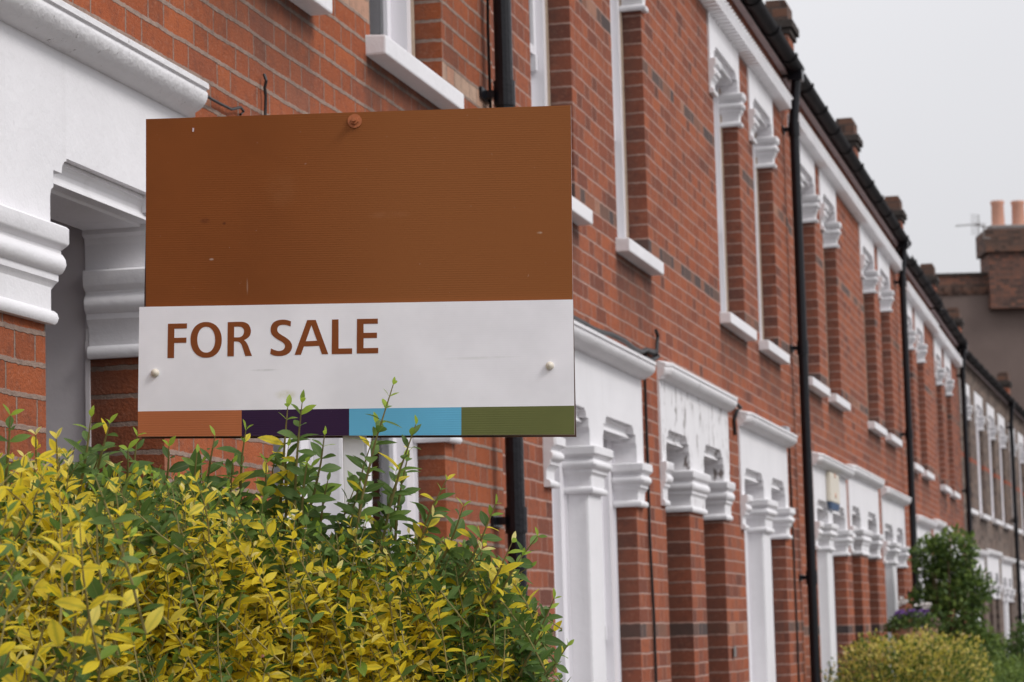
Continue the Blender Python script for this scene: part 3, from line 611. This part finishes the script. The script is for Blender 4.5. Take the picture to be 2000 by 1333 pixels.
# post
mb=MB(); c=sp(693,860,-.030); w=.0205; lo2=[]
for z in (0.,3.20): 
    b_=np.array([c[0],c[1],z]); lo2.append([b_+U*sx*w*np.array([1,1,0])+NRM*sy*w*np.array([1,1,0]) for sx,sy in ((-1,-1),(1,-1),(1,1),(-1,1))])
zt=float(sp(693,222,-.03)[2]); 
for q in lo2[1]: q[2]=zt-.02
mb.ring(lo2,True,0,False,True,True); mb.build('post',WOOD,sign,.002)

# ------------------------------------------------------------------ vegetation
def leaf_mat(name,a,b,mid,rough=.4,trans=.35,attr='tint'):
    t=NT(name); at=t.n('ShaderNodeAttribute',attribute_name=attr); s_=t.n('ShaderNodeSeparateColor'); t.l(at.outputs['Color'],s_.inputs[0])
    uv=t.n('ShaderNodeUVMap',uv_map='UVMap'); su=t.n('ShaderNodeSeparateXYZ'); t.l(uv.outputs[0],su.inputs[0])
    g=t.ramp(s_.outputs[1],a); y=t.ramp(s_.outputs[1],b)
    c=t.mix(s_.outputs[0],g,y)
    au=t.math('ABSOLUTE',su.outputs[0]); p=t.objc()
    # golden leaves keep a green heart, every leaf a paler midrib
    e=t.math('ADD',au,t.math('MULTIPLY',t.noise(p,60,2),.9))
    c=t.mix(t.math('MULTIPLY',t.math('MULTIPLY',t.smooth(e,.45,.85,.7,0.),s_.outputs[0]),s_.outputs[2]),c,mid)
    c=t.mix(t.smooth(t.noise(p,38,3,.6),.66,.74,0.,.4),c,t.mix(.6,c,(.16,.10,.03)))
    c=t.mix(t.smooth(au,.02,.09,.35,0.),c,t.mix(.5,c,(.45,.42,.16)))
    bs=t.bsdf(c,rough,None,.28); tr=t.n('ShaderNodeBsdfTranslucent'); t.l(c,tr.inputs[0])
    m=t.n('ShaderNodeMixShader'); m.inputs[0].default_value=trans; t.l(bs.outputs[0],m.inputs[1]); t.l(tr.outputs[0],m.inputs[2]); return t.done(m.outputs[0])
GREENS=[(0,(.055,.105,.018)),(.3,(.095,.175,.034)),(.55,(.15,.245,.075)),(.8,(.21,.33,.05)),(1,(.36,.50,.06))]
GOLDS=[(0,(.74,.58,.025)),(.35,(.88,.69,.04)),(.7,(.92,.76,.10)),(1,(.93,.82,.34))]
PRIV=leaf_mat('privet_leaf',GREENS,GOLDS,(.30,.34,.03),.5,.52)
STEM=plain('privet_stem',(.24,.20,.075),.7,.2,.3,20)
WOODY=plain('shrub_branch',(.09,.06,.04),.9,.1,.3,20)
ST=[(0.,.06),(.12,.42),(.30,.86),(.50,1.),(.70,.80),(.88,.38),(1.,0.)]
def make_leaves(name,P,D,N,L,W,C,mat,parent,simple=False,curl=.35,fold=.30):
    """P base, D direction, N upper normal (n,3); L,W (n,), C (n,3) tint. One mesh of folded, curved leaves."""
    n=len(P); Sd=np.cross(D,N); Sd/=np.linalg.norm(Sd,axis=1,keepdims=True)+1e-9; N=np.cross(Sd,D)
    st=[(0,.08),(.45,1.),(1.,0.)] if simple else ST
    vs=[];uvs=[]
    cv=curl*(.4+1.2*rng.random(n)) ; fo=fold*(.3+1.2*rng.random(n))
    for (s,wf) in st:
        ctr=P+D*(L*s)[:,None]-N*((L*cv*.5)*s*s)[:,None]
        hw=(W*.5*wf)
        up=N*(hw*fo)[:,None]
        vs+= [ctr-Sd*hw[:,None]+up, ctr, ctr+Sd*hw[:,None]+up]; uvs+=[(-1*max(wf,.05),s),(0,s),(max(wf,.05),s)]
    k=len(st)*3; Vt=np.stack(vs,1).reshape(-1,3)
    q=[]
    for i in range(len(st)-1):
        for j in (0,1): q.append((3*i+j,3*i+j+1,3*i+j+4,3*i+j+3))
    q=np.array(q); F=(np.arange(n)[:,None,None]*k+q[None]).reshape(-1,4)
    me=bpy.data.meshes.new(name); me.vertices.add(len(Vt)); off=np.array(parent.get('o',(0,0,0))) if parent is not None else np.zeros(3)
    me.vertices.foreach_set('co',(Vt-off).astype(np.float32).ravel()); nf=len(F); me.loops.add(nf*4); me.polygons.add(nf)
    me.loops.foreach_set('vertex_index',F.astype(np.int32).ravel()); me.polygons.foreach_set('loop_start',np.arange(nf,dtype=np.int32)*4)
    me.polygons.foreach_set('use_smooth',np.ones(nf,bool)); me.update(calc_edges=True)
    ul=me.uv_layers.new(name='UVMap'); uva=np.array(uvs,np.float32); ul.data.foreach_set('uv',np.tile(uva,(n,1))[F.ravel()].astype(np.float32).ravel())
    ca=me.color_attributes.new('tint','FLOAT_COLOR','POINT'); cc=np.concatenate([C,np.ones((n,1))],1); ca.data.foreach_set('color',np.repeat(cc,k,0).astype(np.float32).ravel())
    me.materials.append(mat); o=bpy.data.objects.new(name,me); COL.objects.link(o)
    if parent is not None: o.parent=parent
    return o
class Shoots:
    def __init__(s): s.P=[];s.D=[];s.N=[];s.L=[];s.W=[];s.C=[]; s.stems=MB()
    def shoot(s,base,tip,gold,inter=.019,Lm=.042,bare=.0,tipscale=.5,r=.0015,wf=.40,bow=.06,stem=True,fresh=0.):
        base=np.array(base,float); tip=np.array(tip,float); ln=np.linalg.norm(tip-base); d0=(tip-base)/ln
        side=np.cross(d0,rng.normal(size=3)); side/=np.linalg.norm(side)
        f=lambda t:base+(tip-base)*t+side*ln*bow*4*t*(1-t)
        if stem: s.stems.tube([f(t) for t in (0,.33,.66,1.)],[r*1.5,r*1.3,r,r*.5],5,0,False)
        nn=max(2,int(ln*(1-bare)/inter)); a0=rng.random()*6.28
        ref=np.array([0,0,1.]) if abs(d0[2])<.9 else np.array([1.,0,0]); e1=np.cross(d0,ref); e1/=np.linalg.norm(e1); e2=np.cross(d0,e1)
        for k in range(nn+1):
            t=bare+(1-bare)*k/nn; p=f(t); d=(f(min(1,t+.05))-f(max(0,t-.05))); d/=np.linalg.norm(d)
            a=a0+k*math.pi/2+rng.normal()*.25; sc=(1-(1-tipscale)*max(0,(t-.6)/.4))*(.75+.4*rng.random())
            for sg in (0,math.pi):
                if rng.random()<.06: continue
                o=e1*math.cos(a+sg)+e2*math.sin(a+sg); spread=1.05-.55*max(0,(t-.72)/.28)+rng.normal()*.16
                D=d*math.cos(spread)+o*math.sin(spread)+np.array([0,0,-.08+.1*rng.normal()]); D/=np.linalg.norm(D)
                N=d*math.sin(spread)-o*math.cos(spread)+rng.normal(size=3)*.32+np.array([.1,-.22,0]); 
                L=Lm*sc*(.85+.3*rng.random()); s.P.append(p); s.D.append(D); s.N.append(N); s.L.append(L); s.W.append(L*wf*(.85+.35*rng.random()))
                g=gold if rng.random()<.93 else 1-gold
                v=min(1,max(0,rng.normal(.42,.2)+ (fresh if t>.85 else 0)+(.3 if t>.93 else 0))); s.C.append((g,v,rng.random()**1.5*.9))
    def build(s,root,mat,name='foliage',**k):
        a=[np.array(x) for x in (s.P,s.D,s.N,s.L,s.W,s.C)]
        o=make_leaves(name,*a,mat,root,**k); 
        if s.stems.f: s.stems.build('stem',STEM,root,weld=False)
        return o
# --- golden privet hedge
hedge=thing('privet_hedge','leafy green and golden privet hedge under the for sale board','hedge',(float(at_z(600,1300,4.7)[0]),float(at_z(600,1300,4.7)[1]),0.))
SH=Shoots()
def zfront(px): return float(np.interp(px,[-250,0,300,600,900,1060,1150],[3.65,3.95,4.2,4.5,4.78,4.95,5.0]))
def ytop(px): return float(np.interp(px,[-250,0,120,250,400,520,640,760,860,940,1000,1040,1075],[868,882,880,905,925,965,1005,1015,1030,1050,1095,1190,1330]))
def goldp(px,py):
    b=np.interp(py-ytop(px),[0,40,90,160],[.22,.42,.70,.76]); 
    n=.5+.5*math.sin(px*.021+py*.013)*math.cos(py*.019-px*.008)
    return b*(.55+.75*n)*(1 if px<840 else .42) if px>140 else .70*(.6+.6*n)
NS=0
for i in range(2000):
    px=rng.uniform(-230,1075); y0_=ytop(px); py=y0_+10+(rng.random()**1.15)*(1480-y0_)
    Z=zfront(px)+ (rng.random()**1.3)*.55; 
    tip=at_z(px,py,Z); 
    if tip[2]<1.38: continue
    if abs(np.dot(tip-O,NRM))<.06 and tip[2]>1.94: continue
    ln=rng.uniform(.10,.22); d=np.array([rng.normal()*.35+.10,-.28+rng.normal()*.35,1.0+rng.normal()*.25]); d/=np.linalg.norm(d)
    g=1. if rng.random()<goldp(px,py) else 0.
    SH.shoot(tip-d*ln,tip,g,Lm=rng.uniform(.026,.041),fresh=.15 if g else .0,r=.0011,stem=(py<1345)); NS+=1
# outer street side and lower body down to the ground
for i in range(420):
    t=rng.random(); px=rng.uniform(-230,1075); Z=zfront(px)+rng.random()*.5; z=rng.uniform(.12,1.45); b=at_z(px,1290,Z); tip=np.array([b[0],b[1],z]); d=np.array([rng.normal()*.4+.2,-.4+rng.normal()*.4,.9]); d/=np.linalg.norm(d)
    SH.shoot(tip-d*.2,tip,1. if rng.random()<.5 else 0.,inter=.03,Lm=.05,stem=False)
# tall leading shoots seen against the board and the houses: (tip px, tip py, base px, base py, depth, gold)
LEADERS=[(768,752,690,1080,4.62,0),(812,830,742,1085,4.66,0),(590,788,575,1000,4.6,0),(562,796,548,985,4.64,0),(480,842,470,985,4.6,0),(634,850,600,1010,4.7,0),
 (178,815,150,985,4.28,0),(214,828,180,960,4.4,0),(20,812,8,960,4.1,0),(268,852,262,985,4.5,0),(420,852,400,1000,4.6,0),(330,872,318,1000,4.6,0),(520,905,510,1020,4.6,0),
 (872,938,800,1110,4.75,0),(968,985,880,1160,4.8,0),(1050,1048,960,1180,4.86,0),(1000,1060,930,1200,4.8,1),(905,990,850,1120,4.8,0),(800,880,772,1060,4.72,0),(725,905,690,1090,4.74,0),
 (1082,1170,1010,1330,4.9,0),(1108,1262,1010,1390,4.92,0),(1060,1235,990,1370,4.88,0),(1078,1300,1010,1400,4.9,0),(690,960,650,1100,4.7,0),(845,1010,800,1120,4.75,1),(940,1075,880,1180,4.8,1),
 (70,850,60,980,4.2,1),(110,858,120,990,4.2,1),(385,885,380,1010,4.55,0),(455,905,450,1020,4.6,0),(250,878,240,990,4.45,0),(600,905,590,1030,4.6,0),(560,925,555,1040,4.65,1),(1020,1085,940,1230,4.85,0),(640,940,625,1060,4.66,0)]
for tx,ty,bx,by,Z,g in LEADERS:
    SH.shoot(at_z(bx-14,by,Z+.09),at_z(tx-rng.uniform(14,34),ty+rng.uniform(40,95),Z+.05),float(g),inter=.021,Lm=.042,r=.0014,fresh=.25)
    SH.shoot(at_z(bx,by,Z+.05),at_z(tx,ty,Z),float(g),inter=.0215,Lm=.046,tipscale=.45,r=.0019,wf=.40,bow=.03,fresh=.35)
# nearer shoots leaning in at the left
for i in range(34):
    px=rng.uniform(-150,260); py=rng.uniform(900,1330); Z=rng.uniform(3.3,3.75); tip=at_z(px,py,Z); d=np.array([.35+rng.normal()*.3,-.1+rng.normal()*.3,1.]); d/=np.linalg.norm(d)
    SH.shoot(tip-d*.22,tip,1. if rng.random()<.6 else 0.,inter=.028,Lm=.043)
for i in range(7000):      # inner leaves that close the body of the hedge
    px=rng.uniform(-230,1040); y0_=ytop(px); py=y0_+45+rng.random()*(1480-y0_); p=at_z(px,py,zfront(px)+.3+rng.random()*.45)
    if abs(np.dot(p-O,NRM))<.05 and p[2]>1.9: continue
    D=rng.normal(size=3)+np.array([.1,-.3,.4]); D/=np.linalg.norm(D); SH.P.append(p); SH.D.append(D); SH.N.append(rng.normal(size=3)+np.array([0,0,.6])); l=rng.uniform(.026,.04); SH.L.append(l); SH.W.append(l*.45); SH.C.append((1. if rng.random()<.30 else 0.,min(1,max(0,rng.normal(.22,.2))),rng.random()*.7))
SH.build(hedge,PRIV)
mb=MB()
for i in range(40):
    px=rng.uniform(-150,1040); Z=zfront(px)+.15+rng.random()*.3; p=at_z(px,1300,Z); q=p+rng.normal(size=3)*.08
    mb.tube([(p[0],p[1],-.02),(q[0],q[1],.7),(p[0]+rng.normal()*.06,p[1]+rng.normal()*.06,1.5)],[.012,.009,.004],6)
mb.build('branch',WOODY,hedge,weld=False)

def blob_bush(name,label,cat,ctr,rad,n,leaf,mat,gold_fn,power=2.4,shell=.3,group=None,lobes=None):
    root=thing(name,label,cat,(ctr[0],ctr[1],0.))
    u=rng.normal(size=(n,3)); u/=np.linalg.norm(u,axis=1,keepdims=True)
    k=(np.abs(u)**power).sum(1)**(-1/power); r=(1-shell*rng.random(n)**1.6)*(1+.09*np.sin(u[:,0]*7+ctr[0])*np.cos(u[:,2]*6+u[:,1]*5)+rng.normal(size=n)*.03)
    P=np.array(ctr)+u*(k*r)[:,None]*np.array(rad)
    if lobes:
        li=rng.integers(0,len(lobes),n); lb=np.array(lobes)[li]; P=np.array(ctr)+lb[:,:3]*np.array(rad)+u*r[:,None]*lb[:,3:4]*np.array([rad[0],rad[1],rad[0]*1.15])
    keep=P[:,2]>.02; P=P[keep]; u=u[keep]; n=len(P)
    D=u+rng.normal(size=(n,3))*.55+np.array([0,0,.35]); D/=np.linalg.norm(D,axis=1,keepdims=True); N=u*.6+np.array([0,0,.6])+rng.normal(size=(n,3))*.5
    L=leaf*(.7+.6*rng.random(n)); C=np.array([(gold_fn(p,uu),min(1,max(0,rng.normal(.5,.2))),rng.random()*.6) for p,uu in zip(P,u)])
    make_leaves('foliage',P,D,N,L,L*.5,C,mat,root,simple=True)
    mb=MB(); b=np.array(ctr)
    for i in range(9):
        a=rng.random()*6.28; e=b+np.array([math.cos(a)*rad[0]*.6,math.sin(a)*rad[1]*.6,rad[2]*(.2+.5*rng.random())]); mb.tube([(b[0]+.05*math.cos(a),b[1]+.05*math.sin(a),0),(b[0]*.5+e[0]*.5,b[1]*.5+e[1]*.5,e[2]*.55),tuple(e)],[.022,.014,.005],6)
    mb.build('branch',WOODY,root,weld=False)
    return root
def wpos(px,Z): 
    p=at_z(px,1225,Z); return p
GOLDS2=[(0,(.46,.42,.045)),(.4,(.64,.56,.10)),(.75,(.78,.63,.22)),(1,(.82,.64,.32))]
BUSH=leaf_mat('golden_bush_leaf',[(0,(.035,.065,.014)),(.5,(.10,.16,.03)),(1,(.20,.27,.045))],GOLDS2,(.2,.2,.04),.5,.4)
DARKL=leaf_mat('dark_shrub_leaf',[(0,(.030,.058,.015)),(.5,(.075,.135,.034)),(1,(.15,.23,.055))],[(0,(.13,.21,.04)),(1,(.25,.34,.08))],(.05,.08,.02),.45,.35)
p=wpos(1779,20.0); p[2]=0; blob_bush('clipped_bush','clipped round golden bush at the bottom right, below the flower pot','bush',(p[0],p[1],.89),(.57,.58,.585),26000,.034,BUSH,lambda q,u:1. if rng.random()<(.04+.50*max(0,u[2]+.05)**.8)*(.6+.8*(math.sin(q[0]*13)*math.cos(q[1]*11+q[2]*9)>-.2)) else 0.,power=4.6,shell=.5)
p=wpos(1857,26.4); blob_bush('dark_shrub','tall dark green shrub against the red brick wall, right of the third downpipe','shrub',(p[0],p[1],1.58),(.365,.36,.90),9500,.058,DARKL,lambda q,u:1. if rng.random()<.22+.3*max(0,u[2]) else 0.,power=2.5,shell=.7,lobes=[(-.45,0,.72,.5),(.2,.1,.78,.55),(.6,-.1,.35,.55),(-.55,0,.2,.55),(.1,-.3,.1,.7),(.55,.1,-.2,.6),(-.35,0,-.35,.6),(.15,0,-.75,.7),(-.1,.1,.45,.55),(-.2,0,-1.2,.55),(.3,0,-1.3,.55)])
p=wpos(1915,29.0); blob_bush('green_shrub','low green shrub right of the dark shrub','shrub',(p[0],p[1],.75),(.40,.5,.72),7000,.055,DARKL,lambda q,u:1. if rng.random()<.6 else 0.,shell=.5)
p=wpos(1985,27.0); blob_bush('dark_bush','dark bush at the right edge in front of the grey houses','bush',(p[0]+.1,p[1],.80),(.22,.4,.80),5000,.055,DARKL,lambda q,u:0.,shell=.5)
p=wpos(2010,21.5); blob_bush('low_hedge','low plain green hedge in the bottom right corner','hedge',(p[0]+.05,p[1],.60),(.42,1.1,.69),16000,.035,DARKL,lambda q,u:1. if rng.random()<.65 else 0.,power=4.)
# flower planter on a brick pier
p=wpos(1786,23.6); pr=thing('flower_planter','terracotta pot of purple and white flowers behind the round golden bush','planter',(p[0],p[1],1.30))
mb=MB(); b=np.array([p[0],p[1],1.30]); mb.tube([b,b+np.array([0,0,.02]),b+np.array([0,0,.20]),b+np.array([0,0,.20]),b+np.array([0,0,.26])],[.12,.13,.185,.205,.205],18); mb.build('pot',TERRA,pr)
n=1300; u=rng.normal(size=(n,3)); u/=np.linalg.norm(u,axis=1,keepdims=True); u[:,2]=np.abs(u[:,2])*1.0-.25; P=b+np.array([0,0,.27])+u*np.array([.27,.27,.17])*(.6+.4*rng.random((n,1)))
D=u+rng.normal(size=(n,3))*.5; D/=np.linalg.norm(D,axis=1,keepdims=True); L=.035*(.7+.6*rng.random(n)); C=np.stack([(rng.random(n)<.2)*1.,rng.random(n)*.8,rng.random(n)*.5],1)
make_leaves('foliage',P,D,u+rng.normal(size=(n,3))*.5,L,L*.5,C,DARKL,pr,simple=True)
def flower_mesh(name,pts,r,mat):
    mb=MB()
    for q in pts:
        for k in range(5):
            a=2*math.pi*k/5+rng.random(); d=Vector((math.cos(a)*.6+.3,math.sin(a)*.6-.5,.55)).normalized(); s=d.orthogonal().normalized(); q_=Vector(q)
            mb.face([q_,q_+d*r*.6+s*r*.45,q_+d*r,q_+d*r*.6-s*r*.45])
    return mb
VIO=plain('violet_petal',(.17,.085,.27),.6,.2,.3,30); WHP=plain('white_petal',(.72,.68,.66),.6,.2,.08,30); PINK=plain('pink_petal',(.50,.30,.33),.6,.2,.2,30)
for nm,mat,lst in (('purple_flowers',VIO,[(-.17+.30*k/70,rng.normal()*.05,.33+.07*rng.random()) for k in range(70)]),('white_flowers',WHP,[(-.10+.02*rng.normal(),0,.47+.02*rng.normal()) for _ in range(9)]),('white_flowers',WHP,[(.10+.035*rng.normal(),.0,.44+.016*rng.normal()) for _ in range(14)]),('pink_flowers',PINK,[(.19+.022*rng.normal(),-.05,.28+.02*rng.normal()) for _ in range(22)])):
    cu_=flower_mesh(nm,[(b[0]+x*.973,b[1]+y+x*.229,b[2]+z) for x,y,z in lst],.030,mat); cu_.build(nm,mat,pr,weld=False)
pp=thing('garden_pier','low red brick garden pier under the flower pot','pier',(p[0],p[1],0)); mb=MB(); mb.box(p[0]-.17,p[0]+.17,p[1]-.17,p[1]+.17,-.05,1.22); mb.build('shaft',[B_DARKR],pp,autouv=1,weld=False); mb=MB(); mb.box(p[0]-.2,p[0]+.2,p[1]-.2,p[1]+.2,1.22,1.299); mb.build('cap',STONE,pp,.012)

# ------------------------------------------------------------------ end building closing the street
e=thing('gabled_end_building','big brown rendered building with brick parapet and chimney closing the street','building',tuple(map(float,(at_z(1900,1200,66)*np.array([1,1,0])))))
ZB=66.0; vx=np.array([.973,.2287,0]); vy=np.array([-.2287,.973,0]); vx/=np.linalg.norm(vx); vy/=np.linalg.norm(vy)
def bz(px,py,dz=0.): 
    q=at_z(px,py,ZB); return q+vy*dz
def bblock(name,pxl,pxr,ztop,zbot,dep0,dep1,mats,parent,au=None,bev=0.):
    a=at_z(pxl,700,ZB); b=at_z(pxr,700,ZB); loops=[]
    A=np.array([a[0],a[1],0]); B_=A+vx*np.dot(b-a,vx)
    for z in (zbot,ztop): loops.append([tuple(q+np.array([0,0,z])) for q in (A+vy*dep0,B_+vy*dep0,B_+vy*dep1,A+vy*dep1)])
    mb=MB(); mb.ring(loops,True,0,False,True,True); return mb.build(name,mats,parent,bev,autouv=au)
zp=at_z(1880,537,ZB)[2]; zr=at_z(1880,570,ZB)[2]
bblock('rendered_wall',1700,2350,zr,-.3,0,7.,RENDER,e)
bblock('brick_parapet',1700,2350,zp,zr,-.02,.35,[B_DARKR],e,1)
co=bblock('coping',1695,2355,zp+.07,zp,-.06,.40,STONE,e)
mb=MB(); a=at_z(1700,700,ZB); A=np.array([a[0],a[1],0]); L_=7.9
for zz,hh in ((at_z(1880,558,ZB)[2],.12),(at_z(1880,566,ZB)[2],.06)):
    k=0.
    while k<L_:
        q=A+vx*k; loops=[[tuple(q+vx*dx+vy*dy+np.array([0,0,z])) for dx,dy in ((0,-.075),(.115,-.075),(.115,-.021),(0,-.021))] for z in (zz-hh,zz)]; mb.ring(loops,True,0,False,True,True); k+=.235
q0=A+vx*0; q1=A+vx*L_; zz=at_z(1880,562,ZB)[2]; mb.ring([[tuple(q+vy*dy+np.array([0,0,z])) for q,dy in ((q0,-.03),(q1,-.03),(q1,-.0205),(q0,-.0205))] for z in (zz-.16,zz+.13)],True,0,False,True,True); mb.build('dentil_course',[B_DARK],e,autouv=1,weld=False)
zc_t=at_z(1960,448,ZB)[2]; zc_b=at_z(1960,604,ZB)[2]
ch=bblock('chimney',1936,2180,zc_t-.55,zc_b,-.30,.9,[B_DARKR],e,1)
bblock('corbel',1930,2186,zc_t,zc_t-.55,-.38,.98,[B_DARK],ch,1)
bblock('flaunching',1940,2176,zc_t+.12,zc_t,-.30,.85,LEAD,ch,None,.05)
for px in (1954,1994,2040,2090,2140):
    q=at_z(px,436,ZB); q=q+vy*.3; zt_=at_z(px,389,ZB)[2]; mb=MB(); mb.tube([(q[0],q[1],zc_t+.05),(q[0],q[1],zt_-.10),(q[0],q[1],zt_-.06),(q[0],q[1],zt_)],[.165,.15,.17,.165],16); mb.build('chimney_pot',TERRA,ch)
# side block that the terrace roofs run against
q=at_z(1862,655,50.)
# tv aerial on the chimney
ae=thing('tv_aerial','thin grey television aerial beside the far chimney','aerial',tuple(map(float,at_z(1925,470,65.6))))
Zs=65.4; P_=lambda x,y: at_z(x,y,Zs)
mb=MB(); mb.tube([P_(1921,466),P_(1921,440)],.02,6); mb.tube([P_(1931,444),P_(1905,440)],.016,6); mb.tube([P_(1921,466),P_(1934,466)],.02,6); mb.build('mast',LEAD,ae)
mb=MB(); mb.tube([P_(1866,442),P_(1925,437)],.009,5)
for i in range(7):
    x=1870+i*7; y=441.5-i*.6; mb.tube([P_(x,y)-vy*.22+np.array([0,0,.0]),P_(x,y)+vy*.22],.006,5)
for s_,d_ in ((-1,0),(1,0)):
    for k in range(4): mb.tube([P_(1896,438+s_*(4+5*k)),P_(1914,441+s_*(4+5*k))],.007,5)
mb.tube([P_(1911,420),P_(1911,462)],.008,5); mb.build('antenna_rods',LEAD,ae)

# ------------------------------------------------------------------ ground
def sheet(name,x0,x1,y0,y1,z,mat,kind='structure'):
    mb=MB(); mb.face([(x0,y0,z),(x1,y0,z),(x1,y1,z),(x0,y1,z)]); o=mb.build(name,mat,None); o['kind']=kind; return o
sheet('ground',-300,400,-200,600,-.30,SOIL)
def solid(name,x0,x1,y0,y1,z0,z1,mat):
    mb=MB(); mb.box(x0,x1,y0,y1,z0,z1); o=mb.build(name,mat,None); o['kind']='structure'; return o
solid('front_garden',0.02,1.55,-6,75,-.28,-.02,SOIL); solid('pavement',1.55,3.9,-30,75,-.28,-.0,PAVE); solid('kerb',3.9,4.03,-30,75,-.28,.012,KERB); sheet('road',4.03,11.,-30,75,-.12,TARMAC); solid('far_pavement',11.,13.5,-30,75,-.28,0.,PAVE)
# ------------------------------------------------------------------ light and sky
W=bpy.data.worlds.new('World'); S.world=W; W.use_nodes=True; nt=W.node_tree; nt.nodes.clear()
EL,AZ=math.radians(44),math.radians(104)      # azimuth measured clockwise from +Y (north)
sky=nt.nodes.new('ShaderNodeTexSky'); sky.sky_type='NISHITA'; sky.sun_disc=False; sky.sun_elevation=EL; sky.sun_rotation=AZ; sky.dust_density=3.; sky.air_density=1.; sky.ozone_density=1.
hs=nt.nodes.new('ShaderNodeHueSaturation'); hs.inputs['Saturation'].default_value=.18; nt.links.new(sky.outputs[0],hs.inputs['Color'])
tc=nt.nodes.new('ShaderNodeTexCoord'); sx=nt.nodes.new('ShaderNodeSeparateXYZ'); nt.links.new(tc.outputs['Generated'],sx.inputs[0])
mr=nt.nodes.new('ShaderNodeMapRange'); mr.inputs[1].default_value=0.; mr.inputs[2].default_value=1.; mr.inputs[3].default_value=5.75; mr.inputs[4].default_value=14.; nt.links.new(sx.outputs[2],mr.inputs[0])
nz=nt.nodes.new('ShaderNodeTexNoise'); nz.inputs['Scale'].default_value=2.2; nz.inputs['Detail'].default_value=4; nt.links.new(tc.outputs['Generated'],nz.inputs['Vector'])
m2=nt.nodes.new('ShaderNodeMapRange'); m2.inputs[1].default_value=.3; m2.inputs[2].default_value=.7; m2.inputs[3].default_value=.95; m2.inputs[4].default_value=1.05; nt.links.new(nz.outputs[0],m2.inputs[0])
mm=nt.nodes.new('ShaderNodeMath'); mm.operation='MULTIPLY'; nt.links.new(mr.outputs[0],mm.inputs[0]); nt.links.new(m2.outputs[0],mm.inputs[1])
cl=nt.nodes.new('ShaderNodeVectorMath'); cl.operation='SCALE'; cl.inputs[0].default_value=(.985,.985,1.025); nt.links.new(mm.outputs[0],cl.inputs['Scale'])
mx=nt.nodes.new('ShaderNodeMix'); mx.data_type='RGBA'; mx.inputs[0].default_value=.88; nt.links.new(hs.outputs[0],mx.inputs[6]); nt.links.new(cl.outputs[0],mx.inputs[7])
bg=nt.nodes.new('ShaderNodeBackground'); bg.inputs['Strength'].default_value=.1; nt.links.new(mx.outputs[2],bg.inputs[0])
wo=nt.nodes.new('ShaderNodeOutputWorld'); nt.links.new(bg.outputs[0],wo.inputs[0])
sl=bpy.data.lights.new('sun','SUN'); sl.energy=1.5; sl.angle=math.radians(18); sl.color=(1.,.975,.95); so=bpy.data.objects.new('sun',sl); COL.objects.link(so)
dv=Vector((math.sin(AZ)*math.cos(EL),math.cos(AZ)*math.cos(EL),math.sin(EL))); so.rotation_euler=dv.to_track_quat('Z','Y').to_euler(); so.location=dv*30
S.view_settings.view_transform='Standard'; S.view_settings.look='None'; S.view_settings.exposure=.22; S.view_settings.gamma=1.
S.cycles.max_bounces=6; S.cycles.use_denoising=True
for o in list(bpy.data.objects):
    if 'o' in o: del o['o']
